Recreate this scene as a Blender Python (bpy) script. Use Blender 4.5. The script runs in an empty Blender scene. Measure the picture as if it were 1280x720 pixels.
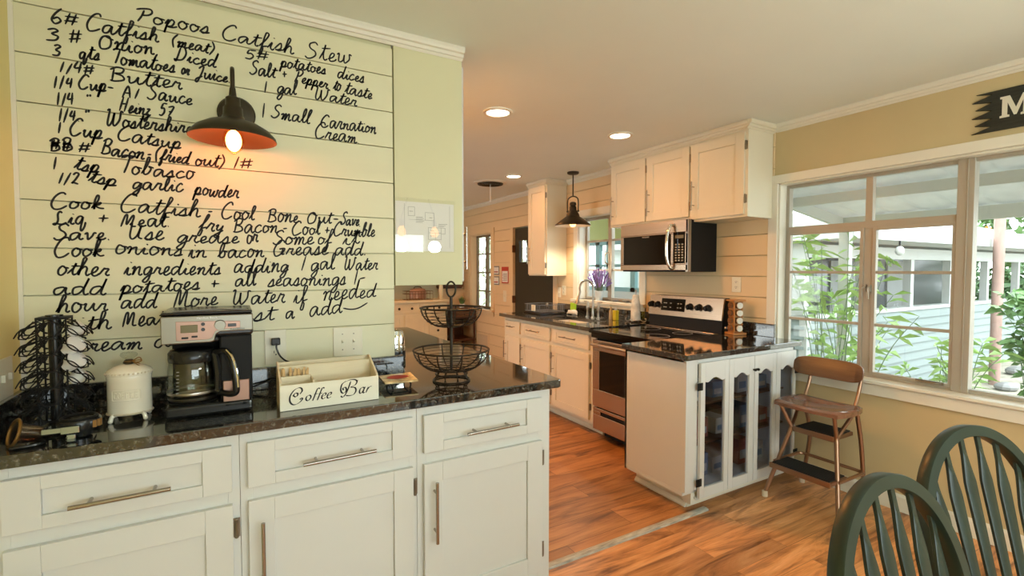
import bpy, bmesh, math, random
from mathutils import Vector, Matrix
random.seed(7)
PI = math.pi
SC = bpy.context.scene
COL = SC.collection

# ------------------------------------------------------------------ camera, world, big lights, exposure
cam_data = bpy.data.cameras.new('camera')
cam_data.sensor_width = 36.0
cam_data.lens = 605.3 / 1280 * 36.0
cam_data.clip_start = 0.05
cam = bpy.data.objects.new('camera', cam_data)
cam.location = (0, 0, 1.427)
cam.rotation_euler = (PI/2 - 0.0372, 0, -0.5212)
COL.objects.link(cam)
SC.camera = cam

SC.view_settings.view_transform = 'Standard'
SC.view_settings.look = 'None'
SC.view_settings.gamma = 1.0
SC.view_settings.use_curve_mapping = False
SC.view_settings.exposure = -0.14

W = bpy.data.worlds.new('sky')
SC.world = W
W.use_nodes = True
bg = W.node_tree.nodes['Background']
bg.inputs[0].default_value = (0.86, 0.97, 1.0, 1)
bg.inputs[1].default_value = 7.0

def area(name, loc, target, sx, sy, power, color, portal=False):
    l = bpy.data.lights.new(name, 'AREA')
    l.shape = 'RECTANGLE'; l.size = sx; l.size_y = sy
    l.energy = power; l.color = color
    if portal: l.cycles.is_portal = True
    o = bpy.data.objects.new(name, l)
    o.location = loc
    d = Vector(target) - Vector(loc)
    o.rotation_euler = d.to_track_quat('-Z', 'Y').to_euler()
    COL.objects.link(o)
    return o
DAY = (0.74, 1.0, 1.0)
area('daylight_portal', (3.53, 1.0, 1.4), (0, 1.0, 1.4), 1.9, 1.35, 1, DAY, portal=True)
# daylight through the wide dining room windows behind the camera, then an unseen fill added to light the hutch
area('dining_window_daylight', (1.1, -2.78, 1.33), (1.1, 2.0, 1.33), 2.75, 1.18, 7, DAY)
area('hutch_fill', (-1.95, 5.6, 1.5), (3.0, 5.6, 1.2), 1.8, 1.3, 9, (1.0, 0.88, 0.6))

# ------------------------------------------------------------------ materials
def srgb(r, g, b):
    f = lambda c: (c/255/12.92 if c <= 10 else ((c/255+0.055)/1.055)**2.4)
    return (f(r), f(g), f(b), 1)

def mat(name, col, rough=0.5, metal=0.0, spec=0.5, noise=0.0, nscale=6.0, bump=0.0, bscale=60.0, coat=0.0, emit=None, estr=0, trans=0.0, ior=1.45, stretch=None):
    m = bpy.data.materials.new(name); m.use_nodes = True
    nt = m.node_tree; b = nt.nodes['Principled BSDF']
    b.inputs['Base Color'].default_value = col
    b.inputs['Roughness'].default_value = rough
    b.inputs['Metallic'].default_value = metal
    b.inputs['Specular IOR Level'].default_value = spec
    b.inputs['Coat Weight'].default_value = coat
    b.inputs['Transmission Weight'].default_value = trans
    b.inputs['IOR'].default_value = ior
    if emit:
        b.inputs['Emission Color'].default_value = emit
        b.inputs['Emission Strength'].default_value = estr
    tc = nt.nodes.new('ShaderNodeTexCoord')
    mp = nt.nodes.new('ShaderNodeMapping')
    nt.links.new(tc.outputs['Object'], mp.inputs['Vector'])
    if stretch: mp.inputs['Scale'].default_value = stretch
    if noise:
        n = nt.nodes.new('ShaderNodeTexNoise'); n.inputs['Scale'].default_value = nscale; n.inputs['Detail'].default_value = 5
        nt.links.new(mp.outputs[0], n.inputs['Vector'])
        r = nt.nodes.new('ShaderNodeValToRGB')
        r.color_ramp.elements[0].position = 0.3; r.color_ramp.elements[1].position = 0.7
        r.color_ramp.elements[0].color = tuple(max(0, c*(1-noise)) for c in col[:3]) + (1,)
        r.color_ramp.elements[1].color = tuple(min(1, c*(1+noise)) for c in col[:3]) + (1,)
        nt.links.new(n.outputs['Fac'], r.inputs[0]); nt.links.new(r.outputs[0], b.inputs['Base Color'])
    if bump:
        n2 = nt.nodes.new('ShaderNodeTexNoise'); n2.inputs['Scale'].default_value = bscale; n2.inputs['Detail'].default_value = 3
        nt.links.new(mp.outputs[0], n2.inputs['Vector'])
        bp = nt.nodes.new('ShaderNodeBump'); bp.inputs['Strength'].default_value = bump; bp.inputs['Distance'].default_value = 0.002
        nt.links.new(n2.outputs['Fac'], bp.inputs['Height']); nt.links.new(bp.outputs[0], b.inputs['Normal'])
    return m

def wood(name, c1, c2, rough=0.4, axis='X', scale=3.0, coat=0.0):
    m = mat(name, c1, rough, coat=coat)
    nt = m.node_tree; b = nt.nodes['Principled BSDF']
    mp = [n for n in nt.nodes if n.type == 'MAPPING'][0]
    mp.inputs['Scale'].default_value = {'X': (0.5, 8, 8), 'Y': (8, 0.5, 8), 'Z': (8, 8, 0.5)}[axis]
    n = nt.nodes.new('ShaderNodeTexNoise'); n.inputs['Scale'].default_value = scale; n.inputs['Detail'].default_value = 8; n.inputs['Roughness'].default_value = 0.65; n.inputs['Distortion'].default_value = 0.6
    nt.links.new(mp.outputs[0], n.inputs['Vector'])
    r = nt.nodes.new('ShaderNodeValToRGB')
    r.color_ramp.elements[0].position = 0.32; r.color_ramp.elements[1].position = 0.68
    r.color_ramp.elements[0].color = c2; r.color_ramp.elements[1].color = c1
    nt.links.new(n.outputs['Fac'], r.inputs[0]); nt.links.new(r.outputs[0], b.inputs['Base Color'])
    return m  # these two are out of view, added to warm the kitchen

def plank_floor(name, light, mid, dark, width, length, rough, seamdark=0.35):
    m = bpy.data.materials.new(name); m.use_nodes = True
    nt = m.node_tree; L = nt.links; b = nt.nodes['Principled BSDF']
    b.inputs['Roughness'].default_value = rough
    N = lambda t: nt.nodes.new(t)
    tc = N('ShaderNodeTexCoord')
    br = N('ShaderNodeTexBrick')
    br.inputs['Scale'].default_value = 1.0
    br.inputs['Brick Width'].default_value = length; br.inputs['Row Height'].default_value = width
    br.inputs['Mortar Size'].default_value = 0.0016; br.inputs['Mortar Smooth'].default_value = 0.1
    br.inputs['Color1'].default_value = (0, 0, 0, 1); br.inputs['Color2'].default_value = (1, 1, 1, 1); br.inputs['Mortar'].default_value = (0.5, 0.5, 0.5, 1)
    br.offset = 0.37; br.offset_frequency = 2
    L.new(tc.outputs['Object'], br.inputs['Vector'])
    # per plank shift of the grain
    sep = N('ShaderNodeSeparateColor'); L.new(br.outputs['Color'], sep.inputs[0])
    mul = N('ShaderNodeMath'); mul.operation = 'MULTIPLY'; mul.inputs[1].default_value = 37.0; L.new(sep.outputs[0], mul.inputs[0])
    comb = N('ShaderNodeCombineXYZ'); L.new(mul.outputs[0], comb.inputs[0]); L.new(mul.outputs[0], comb.inputs[2])
    add = N('ShaderNodeVectorMath'); add.operation = 'ADD'; L.new(tc.outputs['Object'], add.inputs[0]); L.new(comb.outputs[0], add.inputs[1])
    mp = N('ShaderNodeMapping'); mp.inputs['Scale'].default_value = (0.9, 6.5, 1); L.new(add.outputs[0], mp.inputs[0])
    n = N('ShaderNodeTexNoise'); n.inputs['Scale'].default_value = 1.6; n.inputs['Detail'].default_value = 9; n.inputs['Roughness'].default_value = 0.62; n.inputs['Distortion'].default_value = 1.2
    L.new(mp.outputs[0], n.inputs['Vector'])
    r = N('ShaderNodeValToRGB')
    e = r.color_ramp.elements
    e[0].position = 0.33; e[0].color = dark; e[1].position = 0.68; e[1].color = light
    k = e.new(0.5); k.color = mid
    L.new(n.outputs['Fac'], r.inputs[0])
    mp2 = N('ShaderNodeMapping'); mp2.inputs['Scale'].default_value = (3, 70, 1); L.new(add.outputs[0], mp2.inputs[0])
    n2 = N('ShaderNodeTexNoise'); n2.inputs['Scale'].default_value = 2; n2.inputs['Detail'].default_value = 4; L.new(mp2.outputs[0], n2.inputs['Vector'])
    mr = N('ShaderNodeMapRange'); mr.inputs[3].default_value = 0.72; mr.inputs[4].default_value = 1.22; L.new(n2.outputs['Fac'], mr.inputs[0])
    mr2 = N('ShaderNodeMapRange'); mr2.inputs[3].default_value = 0.72; mr2.inputs[4].default_value = 1.2; L.new(sep.outputs[0], mr2.inputs[0])
    mm = N('ShaderNodeMath'); mm.operation = 'MULTIPLY'; L.new(mr.outputs[0], mm.inputs[0]); L.new(mr2.outputs[0], mm.inputs[1])
    mr3 = N('ShaderNodeMapRange'); mr3.inputs[3].default_value = 1.0; mr3.inputs[4].default_value = seamdark; L.new(br.outputs['Fac'], mr3.inputs[0])
    mm2 = N('ShaderNodeMath'); mm2.operation = 'MULTIPLY'; L.new(mm.outputs[0], mm2.inputs[0]); L.new(mr3.outputs[0], mm2.inputs[1])
    vm = N('ShaderNodeVectorMath'); vm.operation = 'SCALE'; L.new(r.outputs[0], vm.inputs[0]); L.new(mm2.outputs[0], vm.inputs[3])
    L.new(vm.outputs[0], b.inputs['Base Color'])
    bp = N('ShaderNodeBump'); bp.inputs['Strength'].default_value = 0.15; bp.inputs['Distance'].default_value = 0.002
    L.new(n2.outputs['Fac'], bp.inputs['Height']); L.new(bp.outputs[0], b.inputs['Normal'])
    return m

def granite(name):
    m = bpy.data.materials.new(name); m.use_nodes = True
    nt = m.node_tree; L = nt.links; b = nt.nodes['Principled BSDF']
    b.inputs['Roughness'].default_value = 0.07
    b.inputs['Specular IOR Level'].default_value = 1.0
    b.inputs['Coat Weight'].default_value = 0.6; b.inputs['Coat Roughness'].default_value = 0.03
    N = lambda t: nt.nodes.new(t)
    tc = N('ShaderNodeTexCoord')
    n = N('ShaderNodeTexNoise'); n.inputs['Scale'].default_value = 70; n.inputs['Detail'].default_value = 6; n.inputs['Roughness'].default_value = 0.7
    L.new(tc.outputs['Object'], n.inputs['Vector'])
    r = N('ShaderNodeValToRGB'); e = r.color_ramp.elements
    e[0].position = 0.38; e[0].color = (0.008, 0.009, 0.009, 1)
    e[1].position = 0.74; e[1].color = (0.32, 0.32, 0.29, 1)
    k = e.new(0.50); k.color = (0.022, 0.024, 0.024, 1)
    k = e.new(0.60); k.color = (0.095, 0.09, 0.075, 1)
    L.new(n.outputs['Fac'], r.inputs[0])
    v = N('ShaderNodeTexVoronoi'); v.inputs['Scale'].default_value = 130; L.new(tc.outputs['Object'], v.inputs['Vector'])
    mr = N('ShaderNodeMapRange'); mr.inputs[1].default_value = 0.0; mr.inputs[2].default_value = 0.7; mr.inputs[3].default_value = 1.5; mr.inputs[4].default_value = 0.5
    L.new(v.outputs['Distance'], mr.inputs[0])
    vm = N('ShaderNodeVectorMath'); vm.operation = 'SCALE'; L.new(r.outputs[0], vm.inputs[0]); L.new(mr.outputs[0], vm.inputs[3])
    L.new(vm.outputs[0], b.inputs['Base Color'])
    return m

def pane_glass(name, refl=0.06, tint=(1, 1, 1, 1), rough=0.0):
    m = bpy.data.materials.new(name); m.use_nodes = True
    nt = m.node_tree
    nt.nodes.remove(nt.nodes['Principled BSDF'])
    out = [n for n in nt.nodes if n.type == 'OUTPUT_MATERIAL'][0]
    t = nt.nodes.new('ShaderNodeBsdfTransparent'); t.inputs[0].default_value = tint
    g = nt.nodes.new('ShaderNodeBsdfGlossy'); g.inputs['Roughness'].default_value = rough
    f = nt.nodes.new('ShaderNodeLayerWeight'); f.inputs[0].default_value = 0.5
    pw = nt.nodes.new('ShaderNodeMath'); pw.operation = 'POWER'; pw.inputs[1].default_value = 5.0
    mm = nt.nodes.new('ShaderNodeMath'); mm.operation = 'MULTIPLY_ADD'; mm.inputs[1].default_value = 0.5; mm.inputs[2].default_value = refl*0.5
    mm.use_clamp = True
    mx = nt.nodes.new('ShaderNodeMixShader')
    nt.links.new(f.outputs['Facing'], pw.inputs[0]); nt.links.new(pw.outputs[0], mm.inputs[0]); nt.links.new(mm.outputs[0], mx.inputs[0])
    nt.links.new(t.outputs[0], mx.inputs[1]); nt.links.new(g.outputs[0], mx.inputs[2]); nt.links.new(mx.outputs[0], out.inputs[0])
    return m

M = {}
M['cream'] = mat('cream_wall_paint', (0.70, 0.69, 0.46, 1), 0.55, noise=0.02, nscale=3, bump=0.05, bscale=300)
M['yellow'] = mat('yellow_wall_paint', (0.78, 0.67, 0.29, 1), 0.6, noise=0.02, nscale=3)
M['shiplap'] = mat('shiplap_paint', (0.75, 0.74, 0.53, 1), 0.45, noise=0.025, nscale=4, bump=0.08, bscale=90, stretch=(0.4, 3, 3))
M['kwall'] = mat('kitchen_shiplap_paint', (0.74, 0.58, 0.355, 1), 0.5, noise=0.02, nscale=3)
M['beige'] = mat('dining_wall_paint', (0.58, 0.475, 0.27, 1), 0.6, noise=0.03, nscale=4, bump=0.08, bscale=200)
M['ceil'] = mat('ceiling_paint', (0.83, 0.89, 0.84, 1), 0.7, noise=0.015, nscale=2)
M['white'] = mat('white_cabinet_paint', (0.68, 0.69, 0.67, 1), 0.35, noise=0.012, nscale=5, bump=0.05, bscale=120)
M['kwhite'] = mat('cream_kitchen_cabinet_paint', (0.76, 0.71, 0.56, 1), 0.35, noise=0.012, nscale=5, bump=0.05, bscale=120)
M['trim'] = mat('trim_paint', (0.78, 0.76, 0.66, 1), 0.4, noise=0.015, nscale=5)
M['granite'] = granite('dark_granite')
M['nickel'] = mat('brushed_nickel', (0.40, 0.37, 0.33, 1), 0.25, 1.0)
M['hinge'] = mat('aged_hinge_metal', (0.28, 0.25, 0.2, 1), 0.4, 1.0)
M['steel'] = mat('warm_lit_stainless', (0.50, 0.40, 0.31, 1), 0.27, 1.0, noise=0.06, nscale=3, stretch=(1, 1, 30))  # copper cast of the warm kitchen light put into the steel colour
M['steel_cool'] = mat('cool_stainless', (0.40, 0.375, 0.33, 1), 0.32, 1.0)
M['chrome'] = mat('chrome', (0.8, 0.8, 0.78, 1), 0.06, 1.0)
M['alu'] = mat('aluminium_window_frame', (0.42, 0.39, 0.33, 1), 0.45, 0.25)
M['alu_far'] = mat('bronze_window_frame', (0.25, 0.2, 0.13, 1), 0.5, 0.5)
M['black'] = mat('black_plastic', (0.012, 0.012, 0.012, 1), 0.22)
M['matteblack'] = mat('matte_black', (0.012, 0.012, 0.012, 1), 0.5, spec=0.2)
M['blackglass'] = mat('black_glass', (0.006, 0.006, 0.006, 1), 0.05, spec=0.4)
M['iron'] = mat('dark_wrought_wire', (0.045, 0.04, 0.033, 1), 0.45, 0.8)
M['bronze'] = mat('oil_rubbed_bronze', (0.055, 0.045, 0.03, 1), 0.38, 0.7, noise=0.15, nscale=20)
M['copper_in'] = mat('copper_shade_lining', (0.17, 0.10, 0.06, 1), 0.4, 0.4)
M['white_in'] = mat('white_shade_lining', (0.85, 0.8, 0.7, 1), 0.4)
M['paper'] = mat('paper', (0.80, 0.80, 0.77, 1), 0.4)
M['plastic_sheet'] = pane_glass('clear_sheet_cover', 0.10)
M['ink'] = mat('black_ink', (0.008, 0.008, 0.008, 1), 0.6)
M['greyink'] = mat('grey_ink', (0.25, 0.25, 0.25, 1), 0.7)
M['redink'] = mat('red_ink', (0.45, 0.05, 0.03, 1), 0.6)
M['glass'] = pane_glass('window_glass', 0.05)
M['cabglass'] = pane_glass('cabinet_glass', 0.10, (0.80, 0.82, 0.88, 1))
M['jarglass'] = pane_glass('jar_glass', 0.12, (0.93, 0.95, 0.93, 1))
M['plate'] = mat('switch_plate_plastic', (0.78, 0.75, 0.6, 1), 0.35)
M['enamel'] = mat('cream_enamel', (0.78, 0.73, 0.60, 1), 0.18, coat=0.4, noise=0.03, nscale=12)
M['enamel_edge'] = mat('chipped_enamel_edge', (0.6, 0.52, 0.38, 1), 0.4, noise=0.25, nscale=60)
M['pine'] = wood('whitewashed_pine', (0.80, 0.72, 0.52, 1), (0.70, 0.60, 0.42, 1), 0.55, 'X', 4)
M['boxwhite'] = mat('white_washed_box_front', (0.82, 0.80, 0.68, 1), 0.55, noise=0.03, nscale=10, stretch=(0.5, 5, 5))
M['stick'] = wood('wooden_stirrer', (0.72, 0.50, 0.24, 1), (0.55, 0.34, 0.14, 1), 0.6, 'Z', 4)
M['walnut'] = wood('walnut_laminate', (0.17, 0.088, 0.045, 1), (0.11, 0.052, 0.026, 1), 0.35, 'Y', 3)
M['seatwood'] = wood('polished_walnut_seat', (0.28, 0.13, 0.075, 1), (0.17, 0.075, 0.04, 1), 0.18, 'Y', 3, coat=0.5)
M['coppermetal'] = mat('bronze_tube_metal', (0.36, 0.22, 0.145, 1), 0.3, 0.9)
M['rubber'] = mat('black_ribbed_rubber', (0.018, 0.018, 0.018, 1), 0.6)
M['cap'] = mat('cream_foot_cap', (0.62, 0.55, 0.42, 1), 0.5)
M['greenpaint'] = mat('dark_green_paint', (0.022, 0.036, 0.028, 1), 0.34, coat=0.0, noise=0.15, nscale=9)
M['darkwood'] = wood('dark_stained_wood', (0.09, 0.035, 0.015, 1), (0.045, 0.018, 0.008, 1), 0.35, 'X', 3)
M['midwood'] = wood('brown_wood', (0.17, 0.075, 0.03, 1), (0.10, 0.045, 0.02, 1), 0.4, 'X', 3)
M['orangewood'] = wood('orange_pine', (0.62, 0.29, 0.09, 1), (0.5, 0.21, 0.06, 1), 0.4, 'Z', 3)
M['hutch'] = mat('cream_hutch_paint', (0.74, 0.68, 0.47, 1), 0.5, noise=0.04, nscale=6)
M['hutchin'] = mat('sage_hutch_back', (0.42, 0.44, 0.32, 1), 0.6)
M['doorgreen'] = mat('dark_green_door_paint', (0.028, 0.026, 0.016, 1), 0.45)
M['signwood'] = mat('dark_sign_board', (0.022, 0.024, 0.018, 1), 0.55, noise=0.3, nscale=10, stretch=(1, 1, 8))
M['signwhite'] = mat('white_sign_paint', (0.72, 0.70, 0.58, 1), 0.6)
M['floor_k'] = plank_floor('light_plank_floor', (0.54, 0.265, 0.095, 1), (0.38, 0.165, 0.055, 1), (0.12, 0.046, 0.016, 1), 0.185, 1.22, 0.38)
M['floor_d'] = plank_floor('reddish_plank_floor', (0.84, 0.45, 0.20, 1), (0.66, 0.30, 0.105, 1), (0.18, 0.068, 0.024, 1), 0.125, 1.1, 0.33, 0.75)
M['strip'] = mat('grey_threshold_strip', (0.42, 0.42, 0.38, 1), 0.5, noise=0.35, nscale=25, stretch=(0.6, 5, 1))
M['lavender'] = mat('lavender_bloom', (0.26, 0.18, 0.46, 1), 0.7, noise=0.3, nscale=30)
M['stemgreen'] = mat('grey_green_stem', (0.14, 0.2, 0.12, 1), 0.6)
M['leafpale'] = mat('pale_leaf_green', (0.42, 0.50, 0.36, 1), 0.6, noise=0.5, nscale=3)
M['leaf'] = mat('leaf_green', (0.13, 0.24, 0.08, 1), 0.5, noise=0.3, nscale=5)
M['leafbright'] = mat('bright_leaf_green', (0.30, 0.47, 0.15, 1), 0.5, noise=0.25, nscale=6)
M['leafdark'] = mat('dark_leaf_green', (0.05, 0.11, 0.035, 1), 0.5, noise=0.4, nscale=3)
M['potblue'] = mat('pale_blue_pot', (0.66, 0.74, 0.78, 1), 0.35)
M['siding'] = mat('pale_aqua_siding', (0.215, 0.26, 0.25, 1), 0.6)
M['extwhite'] = mat('exterior_white_paint', (0.46, 0.48, 0.46, 1), 0.6)
M['extdark'] = mat('dark_window_screen', (0.16, 0.17, 0.17, 1), 0.15)
M['corr'] = mat('corrugated_sheet', (0.50, 0.51, 0.49, 1), 0.5, noise=0.12, nscale=5)
_nt = M['corr'].node_tree; _tr = _nt.nodes.new('ShaderNodeBsdfTranslucent'); _tr.inputs[0].default_value = (0.75, 0.76, 0.74, 1)
_mx = _nt.nodes.new('ShaderNodeMixShader'); _mx.inputs[0].default_value = 0.22
_nt.links.new(_nt.nodes['Principled BSDF'].outputs[0], _mx.inputs[1]); _nt.links.new(_tr.outputs[0], _mx.inputs[2]); _nt.links.new(_mx.outputs[0], _nt.nodes['Material Output'].inputs[0])
M['ground'] = mat('pale_dry_ground', (0.36, 0.33, 0.26, 1), 0.9, noise=0.25, nscale=6)
M['bark'] = mat('bark', (0.16, 0.11, 0.08, 1), 0.9, noise=0.3, nscale=10)
M['post'] = mat('weathered_pink_post', (0.36, 0.24, 0.20, 1), 0.8, noise=0.25, nscale=8, stretch=(1, 1, .2))
M['olive'] = mat('olive_yellow_wall', (0.42, 0.44, 0.13, 1), 0.6)
M['teal'] = mat('teal_frame_paint', (0.17, 0.32, 0.33, 1), 0.5)
M['sponge'] = mat('green_sponge_pack', (0.36, 0.62, 0.03, 1), 0.6)
M['oil'] = mat('olive_oil', (0.55, 0.45, 0.02, 1), 0.1, coat=0.5)
M['soap'] = mat('amber_soap', (0.42, 0.30, 0.14, 1), 0.1, coat=0.5)
M['ceramic'] = mat('white_ceramic', (0.78, 0.74, 0.66, 1), 0.25)
M['lcd'] = mat('lcd_panel', (0.16, 0.13, 0.05, 1), 0.25)
M['rose'] = mat('rose_tinted_steel', (0.38, 0.24, 0.19, 1), 0.35, 0.8)
M['button'] = mat('keypad_button', (0.45, 0.44, 0.38, 1), 0.5)
M['gold'] = mat('gold_rim', (0.30, 0.17, 0.06, 1), 0.35, 0.8)
M['spice'] = mat('ground_spice', (0.22, 0.10, 0.04, 1), 0.8, noise=0.4, nscale=30)
M['tray'] = mat('printed_food_tile', (0.62, 0.45, 0.22, 1), 0.25, noise=0.55, nscale=28)
M['toy_y'] = mat('yellow_box_print', (0.55, 0.5, 0.12, 1), 0.5)
M['toy_b'] = mat('blue_box_print', (0.12, 0.22, 0.34, 1), 0.5)
M['toy_w'] = mat('pale_box_print', (0.48, 0.50, 0.50, 1), 0.5)
M['toy_r'] = mat('red_box_print', (0.35, 0.10, 0.07, 1), 0.5)
M['copperkettle'] = mat('copper_tin', (0.36, 0.20, 0.13, 1), 0.4, 0.3)
M['bulbglow'] = mat('glowing_filament_bulb', (1, 0.8, 0.5, 1), 0.2, emit=(1.0, 0.45, 0.13, 1), estr=6)
M['filament'] = mat('glowing_filament', (1, 0.8, 0.5, 1), 0.3, emit=(1.0, 0.20, 0.05, 1), estr=72)
M['bulbshell'] = pane_glass('amber_bulb_glass', 0.06, (1.0, 0.90, 0.72, 1))
M['maker_steel'] = mat('dull_maker_steel', (0.26, 0.245, 0.20, 1), 0.36, 1.0)
M['daylit_chrome'] = mat('daylight_tinted_chrome', (0.42, 0.52, 0.64, 1), 0.12, 1.0)  # blue of reflected daylight put into the chrome colour
M['lens'] = mat('glowing_downlight_lens', (1, 1, 1, 1), 0.4, emit=(1.0, 0.86, 0.66, 1), estr=9)
M['greyplastic'] = mat('grey_plastic', (0.25, 0.25, 0.24, 1), 0.4)
M['dishblue'] = mat('coated_wire_rack', (0.14, 0.15, 0.16, 1), 0.4)
M['towel'] = mat('printed_paper_towel', (0.72, 0.70, 0.62, 1), 0.8, noise=0.25, nscale=18)

# ------------------------------------------------------------------ mesh building
class MB:
    def __init__(s): s.v = []; s.f = []; s.mi = []; s.cur = 0
    def add(s, vs, fs):
        o = len(s.v); s.v += [tuple(v) for v in vs]
        for f in fs: s.f.append([i+o for i in f]); s.mi.append(s.cur)
        return s
    def box(s, x0, x1, y0, y1, z0, z1):
        if x0 > x1: x0, x1 = x1, x0
        if y0 > y1: y0, y1 = y1, y0
        if z0 > z1: z0, z1 = z1, z0
        return s.add([(x0,y0,z0),(x1,y0,z0),(x1,y1,z0),(x0,y1,z0),(x0,y0,z1),(x1,y0,z1),(x1,y1,z1),(x0,y1,z1)],
                     [(0,3,2,1),(4,5,6,7),(0,1,5,4),(1,2,6,5),(2,3,7,6),(3,0,4,7)])
    def bar(s, p0, p1, w, h, up=(0,0,1)):
        p0, p1 = Vector(p0), Vector(p1); d = (p1-p0).normalized(); up = Vector(up)
        a = d.cross(up)
        if a.length < 1e-4: a = d.cross(Vector((1,0,0)))
        a.normalize(); b = a.cross(d).normalized()
        vs = []
        for p in (p0, p1):
            for (i, j) in ((-1,-1),(1,-1),(1,1),(-1,1)): vs.append(p + a*i*w/2 + b*j*h/2)
        return s.add(vs, [(3,2,1,0),(4,5,6,7),(0,1,5,4),(1,2,6,5),(2,3,7,6),(3,0,4,7)])
    def tube(s, pts, r, n=8, closed=False, caps=True, radii=None):
        P = [Vector(p) for p in pts]; m = len(P); rings = []
        prev = None
        for i in range(m):
            if closed: t = (P[(i+1) % m]-P[i-1])
            elif i == 0: t = P[1]-P[0]
            elif i == m-1: t = P[-1]-P[-2]
            else: t = (P[i+1]-P[i]).normalized()+(P[i]-P[i-1]).normalized()
            t = t.normalized() if t.length > 1e-9 else Vector((0,0,1))
            if prev is None:
                a = t.cross(Vector((0,0,1)))
                if a.length < 1e-3: a = t.cross(Vector((1,0,0)))
            else: a = prev - t*prev.dot(t)
            a.normalize(); prev = a; b = t.cross(a)
            rr = radii[i] if radii else r
            rings.append([P[i] + (a*math.cos(2*PI*k/n)+b*math.sin(2*PI*k/n))*rr for k in range(n)])
        vs = [v for rg in rings for v in rg]; fs = []
        for i in range(m if closed else m-1):
            j = (i+1) % m
            off = 0
            if closed and j == 0:
                d = [(rings[0][k]-rings[i][0]).length for k in range(n)]; off = d.index(min(d))
            for k in range(n):
                fs.append((i*n+k, i*n+(k+1) % n, j*n+(k+1+off) % n, j*n+(k+off) % n))
        if not closed and caps:
            fs.append(tuple(range(n))[::-1]); fs.append(tuple((m-1)*n+k for k in range(n)))
        return s.add(vs, fs)
    def cyl(s, p0, p1, r0, r1=None, n=20):
        return s.tube([p0, p1], r0, n, radii=[r0, r0 if r1 is None else r1])
    def lathe(s, prof, c=(0,0,0), n=28, sx=1, sy=1, ax=None):
        # prof: (r, z) pairs; ax: optional rotation matrix
        vs = []; fs = []; m = len(prof)
        for (r, z) in prof:
            for k in range(n):
                a = 2*PI*k/n
                v = Vector((r*sx*math.cos(a), r*sy*math.sin(a), z))
                if ax: v = ax @ v
                vs.append(v+Vector(c))
        for i in range(m-1):
            for k in range(n):
                fs.append((i*n+k, i*n+(k+1) % n, (i+1)*n+(k+1) % n, (i+1)*n+k))
        if prof[0][0] > 1e-6: fs.append(tuple(range(n))[::-1])
        if prof[-1][0] > 1e-6: fs.append(tuple((m-1)*n+k for k in range(n)))
        return s.add(vs, fs)
    def shell(s, prof, c=(0,0,0), n=32, ax=None):   # lathe without end caps
        before = len(s.f); s.lathe(prof, c, n, ax=ax)
        while len(s.f) > before and len(s.f[-1]) > 4: s.f.pop(); s.mi.pop()
        return s
    def ring(s, c, R, r, axis=(0,0,1), n=24, k=6, sx=1, sy=1):
        q = Vector(axis).to_track_quat('Z', 'Y')
        return s.tube([Vector(c)+q @ Vector((R*sx*math.cos(2*PI*i/n), R*sy*math.sin(2*PI*i/n), 0)) for i in range(n)], r, k, closed=True)
    def sph(s, c, r, n=14, m=9, sc=(1,1,1)):
        vs = []; fs = []
        for i in range(m+1):
            t = PI*i/m
            for k in range(n):
                vs.append((c[0]+r*sc[0]*math.sin(t)*math.cos(2*PI*k/n), c[1]+r*sc[1]*math.sin(t)*math.sin(2*PI*k/n), c[2]-r*sc[2]*math.cos(t)))
        for i in range(m):
            for k in range(n): fs.append((i*n+k, i*n+(k+1) % n, (i+1)*n+(k+1) % n, (i+1)*n+k))
        return s.add(vs, fs)
    def prism(s, poly, f0, f1):   # poly 2D points; f0,f1 map (u,v)->3D for both faces
        n = len(poly)
        return s.add([f0(u, v) for u, v in poly]+[f1(u, v) for u, v in poly],
                     [tuple(range(n))[::-1], tuple(range(n, 2*n))]+[(i, (i+1) % n, n+(i+1) % n, n+i) for i in range(n)])
    def sweep(s, prof, p0, p1, out, up=(0,0,1)):   # profile (o,u) along a straight line
        p0, p1, out, up = Vector(p0), Vector(p1), Vector(out), Vector(up)
        return s.prism(prof, lambda a, b: p0+out*a+up*b, lambda a, b: p1+out*a+up*b)
    def build(s, name, m, parent=None, world=True, smooth=False, bevel=0, seg=2, auto=None):
        me = bpy.data.meshes.new(name)
        org = Vector((0, 0, 0))
        if parent is None and s.v:
            xs = [v[0] for v in s.v]; ys = [v[1] for v in s.v]; zs = [v[2] for v in s.v]
            org = Vector(((min(xs)+max(xs))/2, (min(ys)+max(ys))/2, min(zs)))
        elif parent is not None and world:
            p = parent
            while p is not None: org = org + p.location; p = p.parent
        me.from_pydata([tuple(Vector(v)-org) for v in s.v], [], s.f)
        ms = m if isinstance(m, (list, tuple)) else [m]
        for x in ms: me.materials.append(x)
        if len(ms) > 1:
            for p, i in zip(me.polygons, s.mi): p.material_index = i
        b = bmesh.new(); b.from_mesh(me); bmesh.ops.recalc_face_normals(b, faces=b.faces); b.to_mesh(me); b.free()
        if smooth:
            for p in me.polygons: p.use_smooth = True
            try: me.set_sharp_from_angle(angle=math.radians(40))
            except Exception: pass
        o = bpy.data.objects.new(name, me); COL.objects.link(o)
        if parent is not None: o.parent = parent
        else: o.location = org
        if bevel:
            bm = o.modifiers.new('bevel', 'BEVEL'); bm.width = bevel; bm.segments = seg; bm.limit_method = 'ANGLE'; bm.angle_limit = math.radians(40)
        return o

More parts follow.
